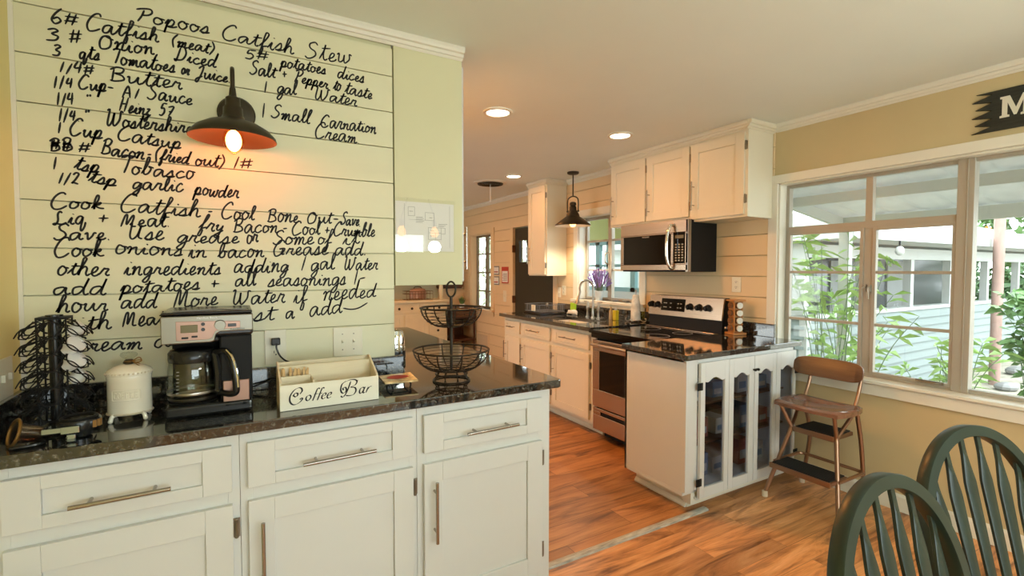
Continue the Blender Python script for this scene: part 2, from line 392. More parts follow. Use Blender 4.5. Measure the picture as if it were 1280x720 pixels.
def tag(o, label, cat, group=None):
    o['label'] = label; o['category'] = cat
    if group: o['group'] = group
    return o
def thing(name, label, cat, loc=(0,0,0), rz=0, group=None):
    o = bpy.data.objects.new(name, None); COL.objects.link(o); o.empty_display_size = 0.1
    o.location = loc; o.rotation_euler = (0, 0, rz)
    return tag(o, label, cat, group)
def struct(o, label=None):
    o['kind'] = 'structure'
    if label: o['label'] = label
    return o
def lab(o, text): o['label'] = text; return o
def dup(root, loc, label, rz=None, group=None):
    r = root.copy(); COL.objects.link(r); r.location = loc
    if rz is not None: r.rotation_euler = (0, 0, rz)
    r['label'] = label
    if group: r['group'] = group
    for ch in list(root.children):
        c = ch.copy(); COL.objects.link(c); c.parent = r
        for g in list(ch.children):
            d = g.copy(); COL.objects.link(d); d.parent = c
    return r
def arc(c, r, a0, a1, n, plane='xz'):
    out = []
    for i in range(n+1):
        a = a0+(a1-a0)*i/n; u, v = r*math.cos(a), r*math.sin(a)
        out.append({'xz': (c[0]+u, c[1], c[2]+v), 'yz': (c[0], c[1]+u, c[2]+v), 'xy': (c[0]+u, c[1]+v, c[2])}[plane])
    return out
def spline(pts, k=6, closed=False):
    P = [Vector(p) for p in pts]; n = len(P); out = []
    if n < 3 and not closed:
        return [P[0].lerp(P[-1], i/k) for i in range(k+1)]
    for i in range(n if closed else n-1):
        if closed: p0, p1, p2, p3 = P[i-1], P[i], P[(i+1) % n], P[(i+2) % n]
        else: p0, p1, p2, p3 = P[max(i-1, 0)], P[i], P[i+1], P[min(i+2, n-1)]
        for j in range(k):
            t = j/k
            out.append(0.5*((2*p1)+(p2-p0)*t+(2*p0-5*p1+4*p2-p3)*t*t+(3*p1-p0-3*p2+p3)*t**3))
    if not closed: out.append(P[-1])
    return out

# ------------------------------------------------------------------ key dimensions
XL, XR = -0.60, 3.40          # left dining wall, long right wall
YW = 2.13                     # face of the boarded recipe wall
YF, YB = 7.55, -2.70          # far kitchen wall, dining room back wall
CEIL = 2.465
ZC, ZK = 0.96, 0.94           # coffee counter, kitchen counter heights
XKL = -2.0                    # left end of the kitchen behind the recipe wall
SEAM = 1.88                   # floor change

# ------------------------------------------------------------------ room shell
struct(MB().box(XL-.2, XR+.1, YB-.1, SEAM, -.05, 0).build('floor', M['floor_d']), 'reddish brown plank floor of the dining room')
struct(MB().box(XKL-.1, XR+.1, SEAM, YF+.1, -.05, 0).build('floor', M['floor_k']), 'lighter orange brown plank floor of the kitchen')
ST = MB()
ST.prism([(-.024, 0), (.024, 0), (.018, .008), (0, .012), (-.018, .008)], lambda u, v: (1.0, SEAM+.01+u, v), lambda u, v: (2.42, SEAM+.01+u, v))
struct(ST.build('trim_1', M['strip']), 'grey threshold strip where the two plank floors meet')
struct(MB().box(XKL-.1, XR+.1, YB-.1, YF+.1, CEIL, CEIL+.08).build('ceiling', M['ceil']))

def holed(mb, axis, c0, c1, u0, u1, z0, z1, holes, rows=None, gap=0.0035):
    """Wall slab between c0..c1 on its thin axis, spanning u0..u1, z0..z1 with rectangular holes (ua,ub,za,zb); rows cut it into boards."""
    zs = sorted({z0, z1} | {h[2] for h in holes} | {h[3] for h in holes} | set(rows or []))
    zs = [z for z in zs if z0-1e-6 <= z <= z1+1e-6]
    R = set(rows or [])
    for a, b in zip(zs, zs[1:]):
        aa = a+(gap/2 if a in R else 0); bb = b-(gap/2 if b in R else 0)
        if bb-aa < 1e-4: continue
        segs = [(u0, u1)]
        for h in holes:
            if h[2] < b-1e-6 and h[3] > a+1e-6:
                ns = []
                for (s, e) in segs:
                    if h[0] > s: ns.append((s, min(e, h[0])))
                    if h[1] < e: ns.append((max(s, h[1]), e))
                segs = [(s, e) for s, e in ns if e-s > 1e-4]
        for (s, e) in segs:
            if axis == 'x': mb.box(c0, c1, s, e, aa, bb)
            else: mb.box(s, e, c0, c1, aa, bb)
    return mb

# openings in the right wall
DW = (0.10, 2.078, 0.745, 2.045)      # dining window
KW = (3.42, 4.38, 1.10, 2.02)         # sink window
FW = (6.52, 7.24, 0.82, 1.99)         # far window
DR = (4.86, 5.84, 0.0, 2.01)          # green door
wr = holed(MB(), 'x', XR, XR+.13, YB, YF, 0, CEIL, [DW, KW, FW, DR]).build('wall_right', M['beige'])
struct(wr)
KROWS = [1.379+.1555*k for k in range(-8, 7)]
clad = holed(MB(), 'x', XR-.016, XR-.0005, 2.11, YF, 0, CEIL, [KW, FW, DR], rows=[z for z in KROWS if 0 < z < CEIL], gap=.007).build('shiplap_boards', M['kwall'], wr)
lab(clad, 'cream horizontal shiplap boards of the kitchen wall')
struct(MB().box(XKL, XR, YF, YF+.1, 0, CEIL).build('wall_far', M['kwall']))
struct(MB().box(XL-.1, XL, YB, YW, 0, CEIL).build('wall_left', M['yellow']))
# left end of the kitchen, with an unseen opening added for the hutch fill
struct(holed(MB(), 'x', XKL-.1, XKL, YW+.12, YF, 0, CEIL, [(4.7, 6.5, .85, 2.1)]).build('wall_kitchen', M['kwall']))
# dining room back wall with its wide windows
struct(holed(MB(), 'y', YB-.1, YB, XL, XR, 0, CEIL, [(-.30, 2.5, .70, 1.95)]).build('wall_back', M['cream']))
wm = MB().box(XKL, 0.618, YW+.016, YW+.12, 0, CEIL).build('wall_middle', M['cream'])
struct(wm, 'boarded wall above the coffee counter')
RROWS = [2.273-.1549*k for k in range(0, 14)]
sb = holed(MB(), 'y', YW, YW+.0155, XL+.012, 0.618, 0, 2.392, [], rows=[z for z in RROWS if z > 0]).build('shiplap_boards', M['shiplap'], wm, bevel=.001, seg=1)
lab(sb, 'cream painted shiplap boards carrying the recipe')
MB().box(XL, XL+.012, YW-.001, YW+.014, 0, CEIL).build('corner_bead', M['trim'], wm)

# crown mouldings
CP = [(0, 0), (.004, 0), (.010, .012), (.016, .014), (.020, .028), (.030, .032), (.034, .045), (.034, .060), (0, .060)]
def crown(name, p0, p1, out, z=CEIL-.055):
    o = MB().sweep([(a, b*.055/.060) for a, b in CP], (p0[0], p0[1], z), (p1[0], p1[1], z), out).build(name, M['trim'])
    return struct(o)
crown('trim_2', (XL, YW+.006), (0.955, YW+.006), (0, -1, 0))
crown('trim_3', (XR, YB), (XR, 2.10), (-1, 0, 0))
crown('trim_4', (XR-.016, 3.5), (XR-.016, 4.58), (-1, 0, 0))
crown('trim_5', (XR-.016, 5.0), (XR-.016, YF), (-1, 0, 0))
crown('trim_6', (XKL, YF), (XR, YF), (0, -1, 0))
# baseboards
BP = [(0, 0), (.014, 0), (.014, .085), (.006, .10), (0, .10)]
struct(MB().sweep(BP, (XR, YB, 0), (XR, 1.93, 0), (-1, 0, 0)).build('baseboard_right', M['trim']))
struct(MB().sweep(BP, (XL, YB, 0), (XL, 1.70, 0), (1, 0, 0)).build('baseboard_left', M['trim']))
struct(MB().sweep(BP, (XR-.016, 5.95, 0), (XR-.016, YF, 0), (-1, 0, 0)).build('baseboard_kitchen', M['kwall']))

# ------------------------------------------------------------------ dining window
win = thing('window_1', 'wide aluminium casement window over the step stool', 'window', (XR, 1.1, DW[2]))
del win['category']; struct(win)
y0, y1, z0, z1 = DW
c = MB()
c.box(XR-.018, XR, y1, y1+.067, z0-.09, z1+.055)        # left casing
c.box(XR-.018, XR, y0-.067, y0, z0-.09, z1+.055)
c.box(XR-.020, XR-.0005, y0-.068, y1+.068, z1, z1+.058)
c.box(XR-.001, XR+.13, y1-.012, y1, z0, z1); c.box(XR-.001, XR+.13, y0, y0+.012, z0, z1); c.box(XR-.001, XR+.13, y0, y1, z1-.012, z1)
c.build('casing', M['trim'], win, bevel=.002)
s_ = MB()
s_.box(XR-.045, XR+.13, y0-.08, y1+.02, z0-.012, z0+.006)
s_.box(XR-.022, XR, y0-.08, y1+.02, z0-.085, z0-.012)
s_.build('sill', M['trim'], win, bevel=.003)
XF = XR+.075     # frame plane
def rect_frame(mb, x, d, ya, yb, za, zb, w):
    mb.box(x, x+d, ya, ya+w, za, zb); mb.box(x, x+d, yb-w, yb, za, zb)
    mb.box(x, x+d, ya+w, yb-w, za, za+w); mb.box(x, x+d, ya+w, yb-w, zb-w, zb)
f = MB()
fy0, fy1, fz0, fz1 = y0+.012, y1-.012, z0+.006, z1-.012
rect_frame(f, XF, .045, fy0, fy1, fz0, fz1, .022)
f.box(XF-.012, XF+.05, 1.035, 1.108, fz0, fz1)           # heavy mullion between casements and fixed light
f.box(XF-.016, XF-.012, 1.060, 1.066, fz0, fz1)
f.box(XF+.0015, XF+.0435, 1.109, fy1-.02, 1.690, 1.735)              # transom bar
f.box(XF+.003, XF+.042, 1.520, 1.560, 1.734, fz1-.02)              # transom mullion
f.box(XF+.003, XF+.042, 1.505, 1.570, fz0+.02, 1.691)              # meeting post
f.build('frame', M['alu'], win, bevel=.002)
def sash(name, ya, yb, za, zb, bars, w=.020):
    m = MB(); rect_frame(m, XF-.006, .030, ya, yb, za, zb, w)
    for b in bars: m.box(XF, XF+.020, ya+w, yb-w, b-.009, b+.009)
    sh = m.build(name, M['alu'], win, bevel=.0015)
    MB().box(XF+.009, XF+.012, ya+w*.5, yb-w*.5, za+w*.5, zb-w*.5).build('pane', M['glass'], sh)
    return sh
sa = sash('sash', 1.562, fy1-.018, fz0+.015, 1.695, [1.412, 1.082])
sb_ = sash('sash', 1.104, 1.512, fz0+.015, 1.695, [1.412, 1.082])
MB().box(XF+.009, XF+.012, 1.555, fy1-.01, 1.73, fz1-.01).build('pane', M['glass'], win)
MB().box(XF+.009, XF+.012, 1.10, 1.525, 1.73, fz1-.01).build('pane', M['glass'], win)
MB().box(XF+.009, XF+.012, fy0+.01, 1.04, fz0+.01, fz1-.01).build('pane', M['glass'], win)
for yy, sg in ((1.522, -1), (1.548, 1)):
    k = MB(); k.box(XF-.014, XF, yy-.008, yy+.008, 1.29, 1.335)
    k.tube(spline([(XF-.014, yy, 1.32), (XF-.035, yy+.002*sg, 1.31), (XF-.038, yy+.006*sg, 1.28), (XF-.030, yy+.004*sg, 1.245)], 5), .005, 8)
    k.build('latch', M['alu'], win, smooth=True)
k = MB(); k.box(XF-.012, XF, 1.14, 1.27, .775, .79); k.tube([(XF-.012, 1.15, .782), (XF-.03, 1.17, .782), (XF-.03, 1.26, .782)], .004); k.build('operator_arm', M['hinge'], win)

# ------------------------------------------------------------------ sink window and far window
def kitchen_window(name, H, label, fm, cw, mull, bars, casemat, nosill=False):
    y0, y1, z0, z1 = H
    w = thing(name, label, 'window', (XR, (y0+y1)/2, z0)); del w['category']; struct(w)
    c = MB(); xx = XR-.016
    c.box(xx-.016, xx, y1, y1+cw, z0-.07, z1+.06); c.box(xx-.016, xx, y0-cw, y0, z0-.07, z1+.06)
    c.box(xx-.018, xx-.0005, y0-cw-.001, y1+cw+.001, z1, z1+.071)
    c.box(xx, XR+.13, y1-.01, y1, z0, z1); c.box(xx, XR+.13, y0, y0+.01, z0, z1); c.box(xx, XR+.13, y0, y1, z1-.01, z1)
    c.build('casing', casemat, w, bevel=.002)
    MB().box(xx-.05, XR+.13, y0-cw-.01, y1+cw+.01, z0-.03, z0).box(xx-.018, xx, y0-cw, y1+cw, z0-.09, z0-.03).build('sill', casemat, w, bevel=.002)
    x = XR+.075
    f = MB(); rect_frame(f, x, .035, y0+.01, y1-.01, z0, z1-.01, .03)
    for m_ in mull: f.box(x-.005, x+.04, m_-.028, m_+.028, z0, z1-.01)
    for b in bars: f.box(x+.005, x+.03, y0+.01, y1-.01, b-.011, b+.011)
    f.build('frame', fm, w, bevel=.002)
    MB().box(x+.014, x+.018, y0+.02, y1-.02, z0+.01, z1-.02).build('pane', M['glass'], w)
    for m_ in mull:
        k = MB(); k.tube(spline([(x-.01, m_+.015, z0+.42*(z1-z0)), (x-.045, m_+.03, z0+.45*(z1-z0)), (x-.045, m_+.03, z0+.53*(z1-z0)), (x-.01, m_+.015, z0+.56*(z1-z0))], 5), .007, 8)
        k.build('latch', M['alu'], w, smooth=True)
    return w
kitchen_window('window_2', KW, 'window over the kitchen sink behind the hanging lamp', M['alu'], .08, [3.955], [1.745, 1.425], M['trim'])
kitchen_window('window_3', FW, 'narrow bronze framed window at the far end of the kitchen', M['alu_far'], .10, [6.86], [1.68, 1.385, 1.09], M['kwall'])

# green door at the far end of the counter
d = thing('door_1', 'dark green door with a small glazed opening', 'door', (XR, 5.35, 0)); del d['category']; struct(d)
c = MB(); c.box(XR-.036, XR-.016, 5.84, 5.92, 0, 2.09); c.box(XR-.036, XR-.016, 4.78, 4.86, 0, 2.09); c.box(XR-.038, XR-.0155, 4.779, 5.921, 2.01, 2.092)
c.build('casing', M['kwall'], d, bevel=.002)
holed(MB(), 'x', XR+.0, XR+.04, 4.87, 5.83, 0.01, 2.0, [(5.52, 5.72, 1.53, 1.83)]).build('door_leaf', M['doorgreen'], d, bevel=.002)
p_ = MB(); rect_frame(p_, XR-.006, .03, 5.505, 5.735, 1.515, 1.845, .02); wf = p_.build('window_bead', M['doorgreen'], d)
MB().box(XR+.012, XR+.016, 5.52, 5.72, 1.53, 1.83).build('pane', M['glass'], wf)
for zz in (.35, 1.02, 1.72): lab(MB().box(XR-.042, XR-.002, 5.825, 5.85, zz-.05, zz+.05).build('hinge', M['midwood'], d), 'dark hinge')
k = MB(); k.cyl((XR, 4.94, 1.0), (XR-.05, 4.94, 1.0), .012); k.sph((XR-.06, 4.94, 1.0), .028); k.build('knob', M['nickel'], d, smooth=True)

# ------------------------------------------------------------------ cabinet pieces
def fmap(axis, c, s):
    """(u, depth-outwards, z) -> xyz. axis 'y': front faces -Y at y=c; axis 'x': front faces -X at x=c."""
    if axis == 'y': return lambda u, d, z: (u, c-d*s, z)
    return lambda u, d, z: (c-d*s, u, z)
def fbox(mb, F, u0, u1, d0, d1, z0, z1):
    a, b = F(u0, d0, z0), F(u1, d1, z1)
    return mb.box(a[0], b[0], a[1], b[1], a[2], b[2])
def shaker(name, F, u0, u1, z0, z1, st, parent, m, t=.019, sr=None):
    sr = sr or st
    mb = MB()
    fbox(mb, F, u0, u0+st, 0, t, z0, z1); fbox(mb, F, u1-st, u1, 0, t, z0, z1)
    fbox(mb, F, u0+st, u1-st, 0, t, z0, z0+sr); fbox(mb, F, u0+st, u1-st, 0, t, z1-sr, z1)
    fbox(mb, F, u0+st, u1-st, 0, t-.009, z0+sr, z1-sr)
    return mb.build(name, m, parent, bevel=.0015)
def bar_handle(F, p0, p1, parent, d0=.019, r=.006, so=.032):
    """bar pull between (u,z) points"""
    mb = MB()
    (ua, za), (ub, zb) = p0, p1
    mb.tube([F(ua, d0+so, za), F(ub, d0+so, zb)], r, 10)
    for t in (.18, .82):
        u, z = ua+(ub-ua)*t, za+(zb-za)*t
        mb.tube([F(u, d0-.010, z), F(u, d0+so, z)], r*.8, 8)
    return mb.build('handle', M['nickel'], parent, smooth=True)
def hinge(F, u, z, parent, d0=.0, h=.058):
    mb = MB()
    fbox(mb, F, u-.010, u+.010, d0, d0+.004, z-h/2, z+h/2)
    a, b = F(u, d0+.008, z-h*.42), F(u, d0+.008, z+h*.42)
    mb.tube([a, b], .0055, 8)
    for s in (-1, 1): mb.sph(F(u, d0+.008, z+s*h*.46), .006, 8, 6)
    return lab(mb.build('hinge', M['hinge'], parent, smooth=True), 'aged metal hinge')

# ------------------------------------------------------------------ coffee bar: base cabinets
CF = 1.70
Fy = fmap('y', CF, 1)
CAB = [  # (left, right, drawer u0,u1, door u0,u1, hinge side, handle at, label)
    (XL+.001, .004, -.522, -.016, -.522, -.016, 'r', 'white base cabinet farthest left, under the pod carousel and canister'),
    (.005, .571, .026, .553, .026, .553, 'r', 'white middle base cabinet of the coffee bar, under the coffee maker and sign box'),
    (.572, 1.160, .594, 1.113, .594, 1.113, 'r', 'white base cabinet at the open end of the coffee bar, under the wire basket'),
]
for i, (a, b, da, db, oa, ob, hs, label) in enumerate(CAB):
    t = thing('base_cabinet', label, 'cabinet', ((a+b)/2, 1.90, 0), group='coffee bar base cabinets')
    m = MB()
    m.box(a, b, CF+.02, 2.128, .10, .924); m.box(a, b, CF+.075, 2.128, 0, .10)
    # face frame
    zt, zb = .924, .10
    m.box(a, oa+.012, CF, CF+.02, zb, zt); m.box(ob-.012, b, CF, CF+.02, zb, zt)
    m.box(oa+.012, ob-.012, CF, CF+.02, .880, zt); m.box(oa+.012, ob-.012, CF, CF+.02, .695, .765); m.box(oa+.012, ob-.012, CF, CF+.02, zb, .160)
    m.build('carcass', M['white'], t, bevel=.001)
    dr = shaker('drawer', Fy, da, db, .752, .893, .076, t, M['white'], sr=.036)
    hx = [(-.386, -.166), (.181, .412), (.755, .980)][i]
    bar_handle(Fy, (hx[0], .806), (hx[1], .809), dr, d0=.019)
    do = shaker('door', Fy, oa, ob, .148, .710, .072, t, M['white'])
    hu = oa+.038
    bar_handle(Fy, (hu, .420), (hu, .648), do)
    for z in (.632, .236): hinge(Fy, ob+.009, z, t)

# granite L-shaped worktop of the coffee bar, running back as a peninsula
ct = MB()
poly = [(XL+.002, 1.672), (1.19, 1.672), (1.205, 1.68), (1.21, 1.695), (1.225, 3.86), (.30, 3.86), (.30, 2.255), (.622, 2.255), (.622, 2.126), (XL+.002, 2.126)]
ct.prism(poly, lambda u, v: (u, v, ZC-.034), lambda u, v: (u, v, ZC))
cw = ct.build('granite_worktop', M['granite'], bevel=.004)
tag(cw, 'dark speckled granite worktop of the coffee bar, wrapping past the wall end', 'worktop')
bs = MB(); bs.box(XL+.02, .652, 2.108, 2.1285, ZC+.0005, 1.046)
b1 = bs.build('granite_backsplash', M['granite'], bevel=.002)
tag(b1, 'dark granite upstand along the foot of the recipe wall', 'backsplash')
b2 = MB().box(XL+.001, XL+.019, 1.68, 2.127, ZC+.0005, 1.046).build('granite_backsplash', M['granite'], bevel=.002)
tag(b2, 'dark granite upstand on the yellow side wall behind the carousel', 'backsplash')
# cabinets carrying the peninsula
pc = thing('peninsula_cabinet', 'white cabinet carrying the long granite peninsula behind the recipe wall', 'cabinet', (.9, 3.0, 0))
m = MB(); m.box(.64, 1.14, 2.13, 3.80, .10, .924); m.box(.68, 1.09, 2.16, 3.77, 0, .10); m.build('carcass', M['white'], pc, bevel=.002)
Fp = lambda u, d, z: (1.14+d, u, z)
for k in range(3):
    a = 2.17+k*.545
    dd = shaker('door', Fp, a, a+.52, .13, .74, .07, pc, M['white']); bar_handle(Fp, (a+.04, .44), (a+.04, .66), dd)
    dd = shaker('drawer', Fp, a, a+.52, .765, .905, .06, pc, M['white'], sr=.036); bar_handle(Fp, (a+.16, .835), (a+.36, .835), dd)

# cream upper cabinet hanging over the peninsula, its end panel carrying the paper plan
uc = thing('wall_cabinet', 'cream end panel of the upper cabinet hanging beside the recipe wall', 'cabinet', (.79, 2.9, 1.357))
MB().box(.625, .952, YW+.004, 3.72, 1.357, 2.412).build('carcass', M['cream'], uc, bevel=.002)
Fu = lambda u, d, z: (.952+d, u, z)
for k in range(3):
    a = 2.16+k*.515
    dd = shaker('door', Fu, a, a+.50, 1.372, 2.395, .07, uc, M['white']); bar_handle(Fu, (a+.04, 1.43), (a+.04, 1.64), dd)

# printed house plan in a clear sheet on the end panel
pl = thing('house_plan_sheet', 'glossy printed floor plan sheet stuck on the cream end panel', 'paper', (.765, YW, 1.512))
yy = YW+.0035
MB().box(.627, .906, yy-.002, yy, 1.513, 1.735).build('sheet', M['paper'], pl)
ln = MB()
def rline(x0, z0, x1, z1, w=.0012):
    ln.box(min(x0, x1)-w/2, max(x0, x1)+w/2, yy-.0026, yy-.0021, min(z0, z1)-w/2, max(z0, z1)+w/2)
def rrect(x0, x1, z0, z1, w=.0012):
    rline(x0, z0, x1, z0, w); rline(x0, z1, x1, z1, w); rline(x0, z0, x0, z1, w); rline(x1, z0, x1, z1, w)
rrect(.685, .715, 1.672, 1.712); rrect(.765, .808, 1.655, 1.690); rrect(.780, .842, 1.568, 1.622); rrect(.842, .862, 1.595, 1.622)
rline(.780, 1.598, .842, 1.598); rline(.815, 1.568, .815, 1.598); rline(.668, 1.725, .668, 1.53, .0008); rline(.885, 1.725, .885, 1.53, .0008)
rline(.808, 1.66, .808, 1.622); rline(.69, 1.655, .765, 1.655, .0008)
for k in range(5): rline(.722, 1.668-k*.006, .752+.006*(k % 2), 1.668-k*.006, .0016)
for k in range(3): rline(.83, 1.640-k*.006, .872-.008*k, 1.640-k*.006, .0016)
rline(.692, 1.692, .706, 1.692, .002); rline(.786, 1.667, .798, 1.667, .002); rline(.792, 1.608, .806, 1.608, .002); rline(.79, 1.584, .81, 1.584, .002)
ln.build('printed_plan', M['greyink'], pl)
MB().box(.624, .912, yy-.0042, yy-.0032, 1.508, 1.752).build('clear_cover', M['plastic_sheet'], pl)

# ------------------------------------------------------------------ kitchen run under the sink window
KX = 2.66
Fx = fmap('x', KX, 1)
KC = [(4.425, 4.80, 4.445, 4.765, 'narrow white base cabinet at the far end of the sink counter, nearest the green door'),
      (3.850, 4.424, 3.875, 4.405, 'white base cabinet in the middle of the sink counter, beside the narrow one'),
      (3.203, 3.849, 3.275, 3.828, 'white base cabinet between the range and the middle sink cabinet')]
for i, (a, b, ua, ub, label) in enumerate(KC):
    t = thing('base_cabinet', label, 'cabinet', (3.0, (a+b)/2, 0), group='kitchen base cabinets')
    m = MB(); m.box(KX+.002, 3.383, a, b, .10, .70 if i else .904); m.box(2.76, 3.383, a, b, 0, .10)
    if i: m.box(KX+.002, KX+.03, a, b, .70, .904); m.box(3.25, 3.383, a, b, .70, .904)
    m.sweep([(0, 0), (.012, 0), (.012, .02), (.004, .035), (0, .035)], (2.76, a, 0), (2.76, b, 0), (-1, 0, 0))
    m.build('carcass', M['kwhite'], t, bevel=.0015)
    dr = shaker('drawer', Fx, ua, ub, .737, .868, .05 if i == 0 else .065, t, M['kwhite'], sr=.032)
    w = ub-ua
    bar_handle(Fx, (ua+w*.28, .806), (ua+w*.72, .806), dr, d0=.019, r=.005)
    do = shaker('door', Fx, ua, ub, .128, .698, .062, t, M['kwhite'])
    bar_handle(Fx, (ub-.03, .45), (ub-.03, .64), do, r=.005)
    for z in (.60, .24): hinge(Fx, ua-.009, z, t, h=.055)
# worktop with sink cutout
SX0, SX1, SY0, SY1 = 2.72, 3.06, 3.52, 4.12
w = MB()
for (x0, x1, ya, yb) in ((2.60, SX0, 3.20, 4.82), (SX1, 3.383, 3.20, 4.82), (SX0, SX1, 3.20, SY0), (SX0, SX1, SY1, 4.82)):
    w.box(x0, x1, ya, yb, ZK-.034, ZK)
kw = w.build('granite_worktop', M['granite'])
tag(kw, 'dark granite worktop with the white sink, under the far window', 'worktop')
k1 = MB().box(3.362, 3.383, 3.20, 4.76, ZK+.0005, 1.033).build('granite_backsplash', M['granite'], bevel=.002)
tag(k1, 'dark granite upstand behind the sink tap', 'backsplash')
s = MB()
s.box(SX0-.012, SX0, SY0-.012, SY1+.012, .72, ZK-.036); s.box(SX1, SX1+.012, SY0-.012, SY1+.012, .72, ZK-.036)
s.box(SX0, SX1, SY0-.012, SY0, .72, ZK-.036); s.box(SX0, SX1, SY1, SY1+.012, .72, ZK-.036); s.box(SX0-.012, SX1+.012, SY0-.012, SY1+.012, .86-.012, .86)
sk = s.build('kitchen_sink', M['ceramic'], bevel=.004)
tag(sk, 'white sink basin set into the dark worktop below the tap', 'sink')

# ------------------------------------------------------------------ range
rg = thing('electric_range', 'stainless electric range with black glass top between the granite counters', 'stove', (2.98, 2.80, 0))
RY0, RY1 = 2.418, 3.194
m = MB(); m.box(2.67, 3.36, RY0, RY1, .09, .90); m.box(2.74, 3.34, RY0+.02, RY1-.02, 0, .09); m.build('body', M['matteblack'], rg, bevel=.003)
MB().box(2.575, 3.28, RY0, RY1, .903, .930).box(2.60, 2.67, RY0+.004, RY1-.004, .862, .903).build('cooktop', M['blackglass'], rg, bevel=.004)
b_ = MB()
for (bx, by, br) in ((2.76, 2.62, .10), (2.76, 2.98, .085), (3.05, 2.62, .075), (3.05, 2.98, .10)):
    b_.ring((bx, by, .9302), br, .0012, n=40, k=4)
b_.build('burner_marking', M['greyplastic'], rg)
MB().box(3.20, 3.26, RY0+.03, RY1-.03, .931, .937).build('vent_trim', M['steel'], rg, bevel=.002)
# backguard
g = MB()
g.prism([(3.265, .93), (3.36, .93), (3.36, 1.205), (3.30, 1.205), (3.272, 1.035)], lambda u, v: (u, RY0+.01, v), lambda u, v: (u, RY1-.01, v))
g.build('backguard', M['matteblack'], rg, bevel=.003)
sl = lambda z: 3.272+(z-1.035)*(.028/.17)
g = MB(); g.prism([(sl(1.03)-.014, 1.03), (sl(1.03), 1.03), (sl(1.205), 1.207), (sl(1.205)-.014, 1.207)], lambda u, v: (u, RY0+.006, v), lambda u, v: (u, RY1-.006, v))
g.build('control_panel', M['steel'], rg, bevel=.004)
g = MB(); a, b = 1.075, 1.180; g.prism([(sl(a)-.017, a), (sl(a)-.010, a), (sl(b)-.010, b), (sl(b)-.017, b)], lambda u, v: (u, 2.79, v), lambda u, v: (u, 3.045, v))
cd = g.build('clock_display', M['blackglass'], rg)
dg = MB()
for yy_ in (2.83, 2.86, 2.94, 2.99, 3.01):
    for zz in (1.105, 1.14): dg.box(sl(zz)-.0185, sl(zz)-.0172, yy_-.008, yy_+.008, zz-.003, zz+.003)
dg.build('display_lettering', M['button'], cd)
for yk in (3.215-.06, 3.085, 2.735, 2.645, 2.560):
    zk = 1.125
    kn = MB(); kn.cyl((sl(zk)-.012, yk, zk), (sl(zk)-.048, yk, zk-.006), .027, .022, 20); kn.box(sl(zk)-.056, sl(zk)-.040, yk-.005, yk+.005, zk-.026, zk+.016)
    kn.build('knob', M['black'], rg, smooth=True)
# oven door and drawer
od = MB(); Fr = fmap('x', 2.665, 1)
holed(od, 'x', 2.615, 2.665, RY0+.006, RY1-.006, .283, .845, [(RY0+.09, RY1-.09, .43, .755)])
odr = od.build('oven_door', M['steel'], rg, bevel=.004)
MB().box(2.622, 2.640, RY0+.088, RY1-.088, .428, .757).build('oven_window', M['blackglass'], odr)
h_ = MB(); h_.tube([(2.565, RY0+.05, .812), (2.565, RY1-.05, .812)], .014, 12)
for y_ in (RY0+.07, RY1-.07): h_.tube([(2.618, y_, .812), (2.565, y_, .812)], .010, 8)
h_.build('handle', M['steel_cool'], odr, smooth=True)
dw = holed(MB(), 'x', 2.622, 2.668, RY0+.006, RY1-.006, .085, .272, [(RY0+.10, RY1-.10, .215, .245)]).build('warming_drawer', M['steel'], rg, bevel=.004)
MB().box(2.640, 2.667, RY0+.10, RY1-.10, .213, .247).build('finger_slot', M['matteblack'], dw)

# ------------------------------------------------------------------ peninsula cabinet with the glazed bifold doors
PX, PY = 2.255, 1.905
pn = thing('glazed_cabinet', 'white peninsula cabinet with scalloped dark glass doors beside the step stool', 'cabinet', (2.8, 2.15, 0))
m = MB()
PXE, PYB = 3.335, 2.408
m.box(PX, PX+.018, PY, PYB, .125, .905)                       # side panel
m.box(PXE-.018, PXE, PY, PYB, .10, .905); m.box(PX, PXE, PYB-.018, PYB, .10, .905); m.box(PX, PXE, PY+.02, PYB, .10, .125); m.box(PX, PXE, PY+.02, PYB, .888, .905)
m.build('carcass', M['white'], pn, bevel=.002)
m = MB(); m.box(PX+.0185, PX+.098, PY+.001, PY+.02, .125, .905); m.box(3.318, PXE, PY, PY+.02, .06, .905); m.box(PX+.098, 3.318, PY, PY+.02, .874, .905); m.box(PX+.098, 3.318, PY, PY+.02, .06, .075)
m.build('face_frame', M['white'], pn, bevel=.002)
m = MB(); m.box(PX+.09, PXE-.02, PY+.075, PYB-.02, 0, .10); m.sweep([(0, 0), (.02, 0), (.02, .012), (.006, .03), (0, .03)], (PX+.085, PY+.075, 0), (PXE, PY+.075, 0), (0, -1, 0)); m.sweep([(0, 0), (.02, 0), (.02, .012), (.006, .03), (0, .03)], (PX+.09, PY+.06, 0), (PX+.09, PYB-.02, 0), (-1, 0, 0))
m.box(PX+.075, PXE, PY+.02, PY+.08, .03, .10)
m.build('plinth', M['trim'], pn, bevel=.002)
mid = MB(); mid.box(PX+.02, PXE-.02, PY+.06, PYB-.02, .36, .372); mid.box(PX+.02, PXE-.02, PY+.06, PYB-.02, .60, .612); mid.build('shelves', M['midwood'], pn)
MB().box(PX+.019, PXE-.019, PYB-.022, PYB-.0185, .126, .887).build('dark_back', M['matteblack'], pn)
Fg = fmap('y', PY, 1)
def scallop(u0, u1, z):
    n = 16; out = []
    for i in range(n+1):
        t = i/n; x = abs(2*t-1)
        hgt = .017*(1-(x/.55)**2) if x < .55 else (-.007*math.sin((x-.55)/.45*PI))
        out.append((u0+(u1-u0)*t, z-.030+hgt+.0))
    return out
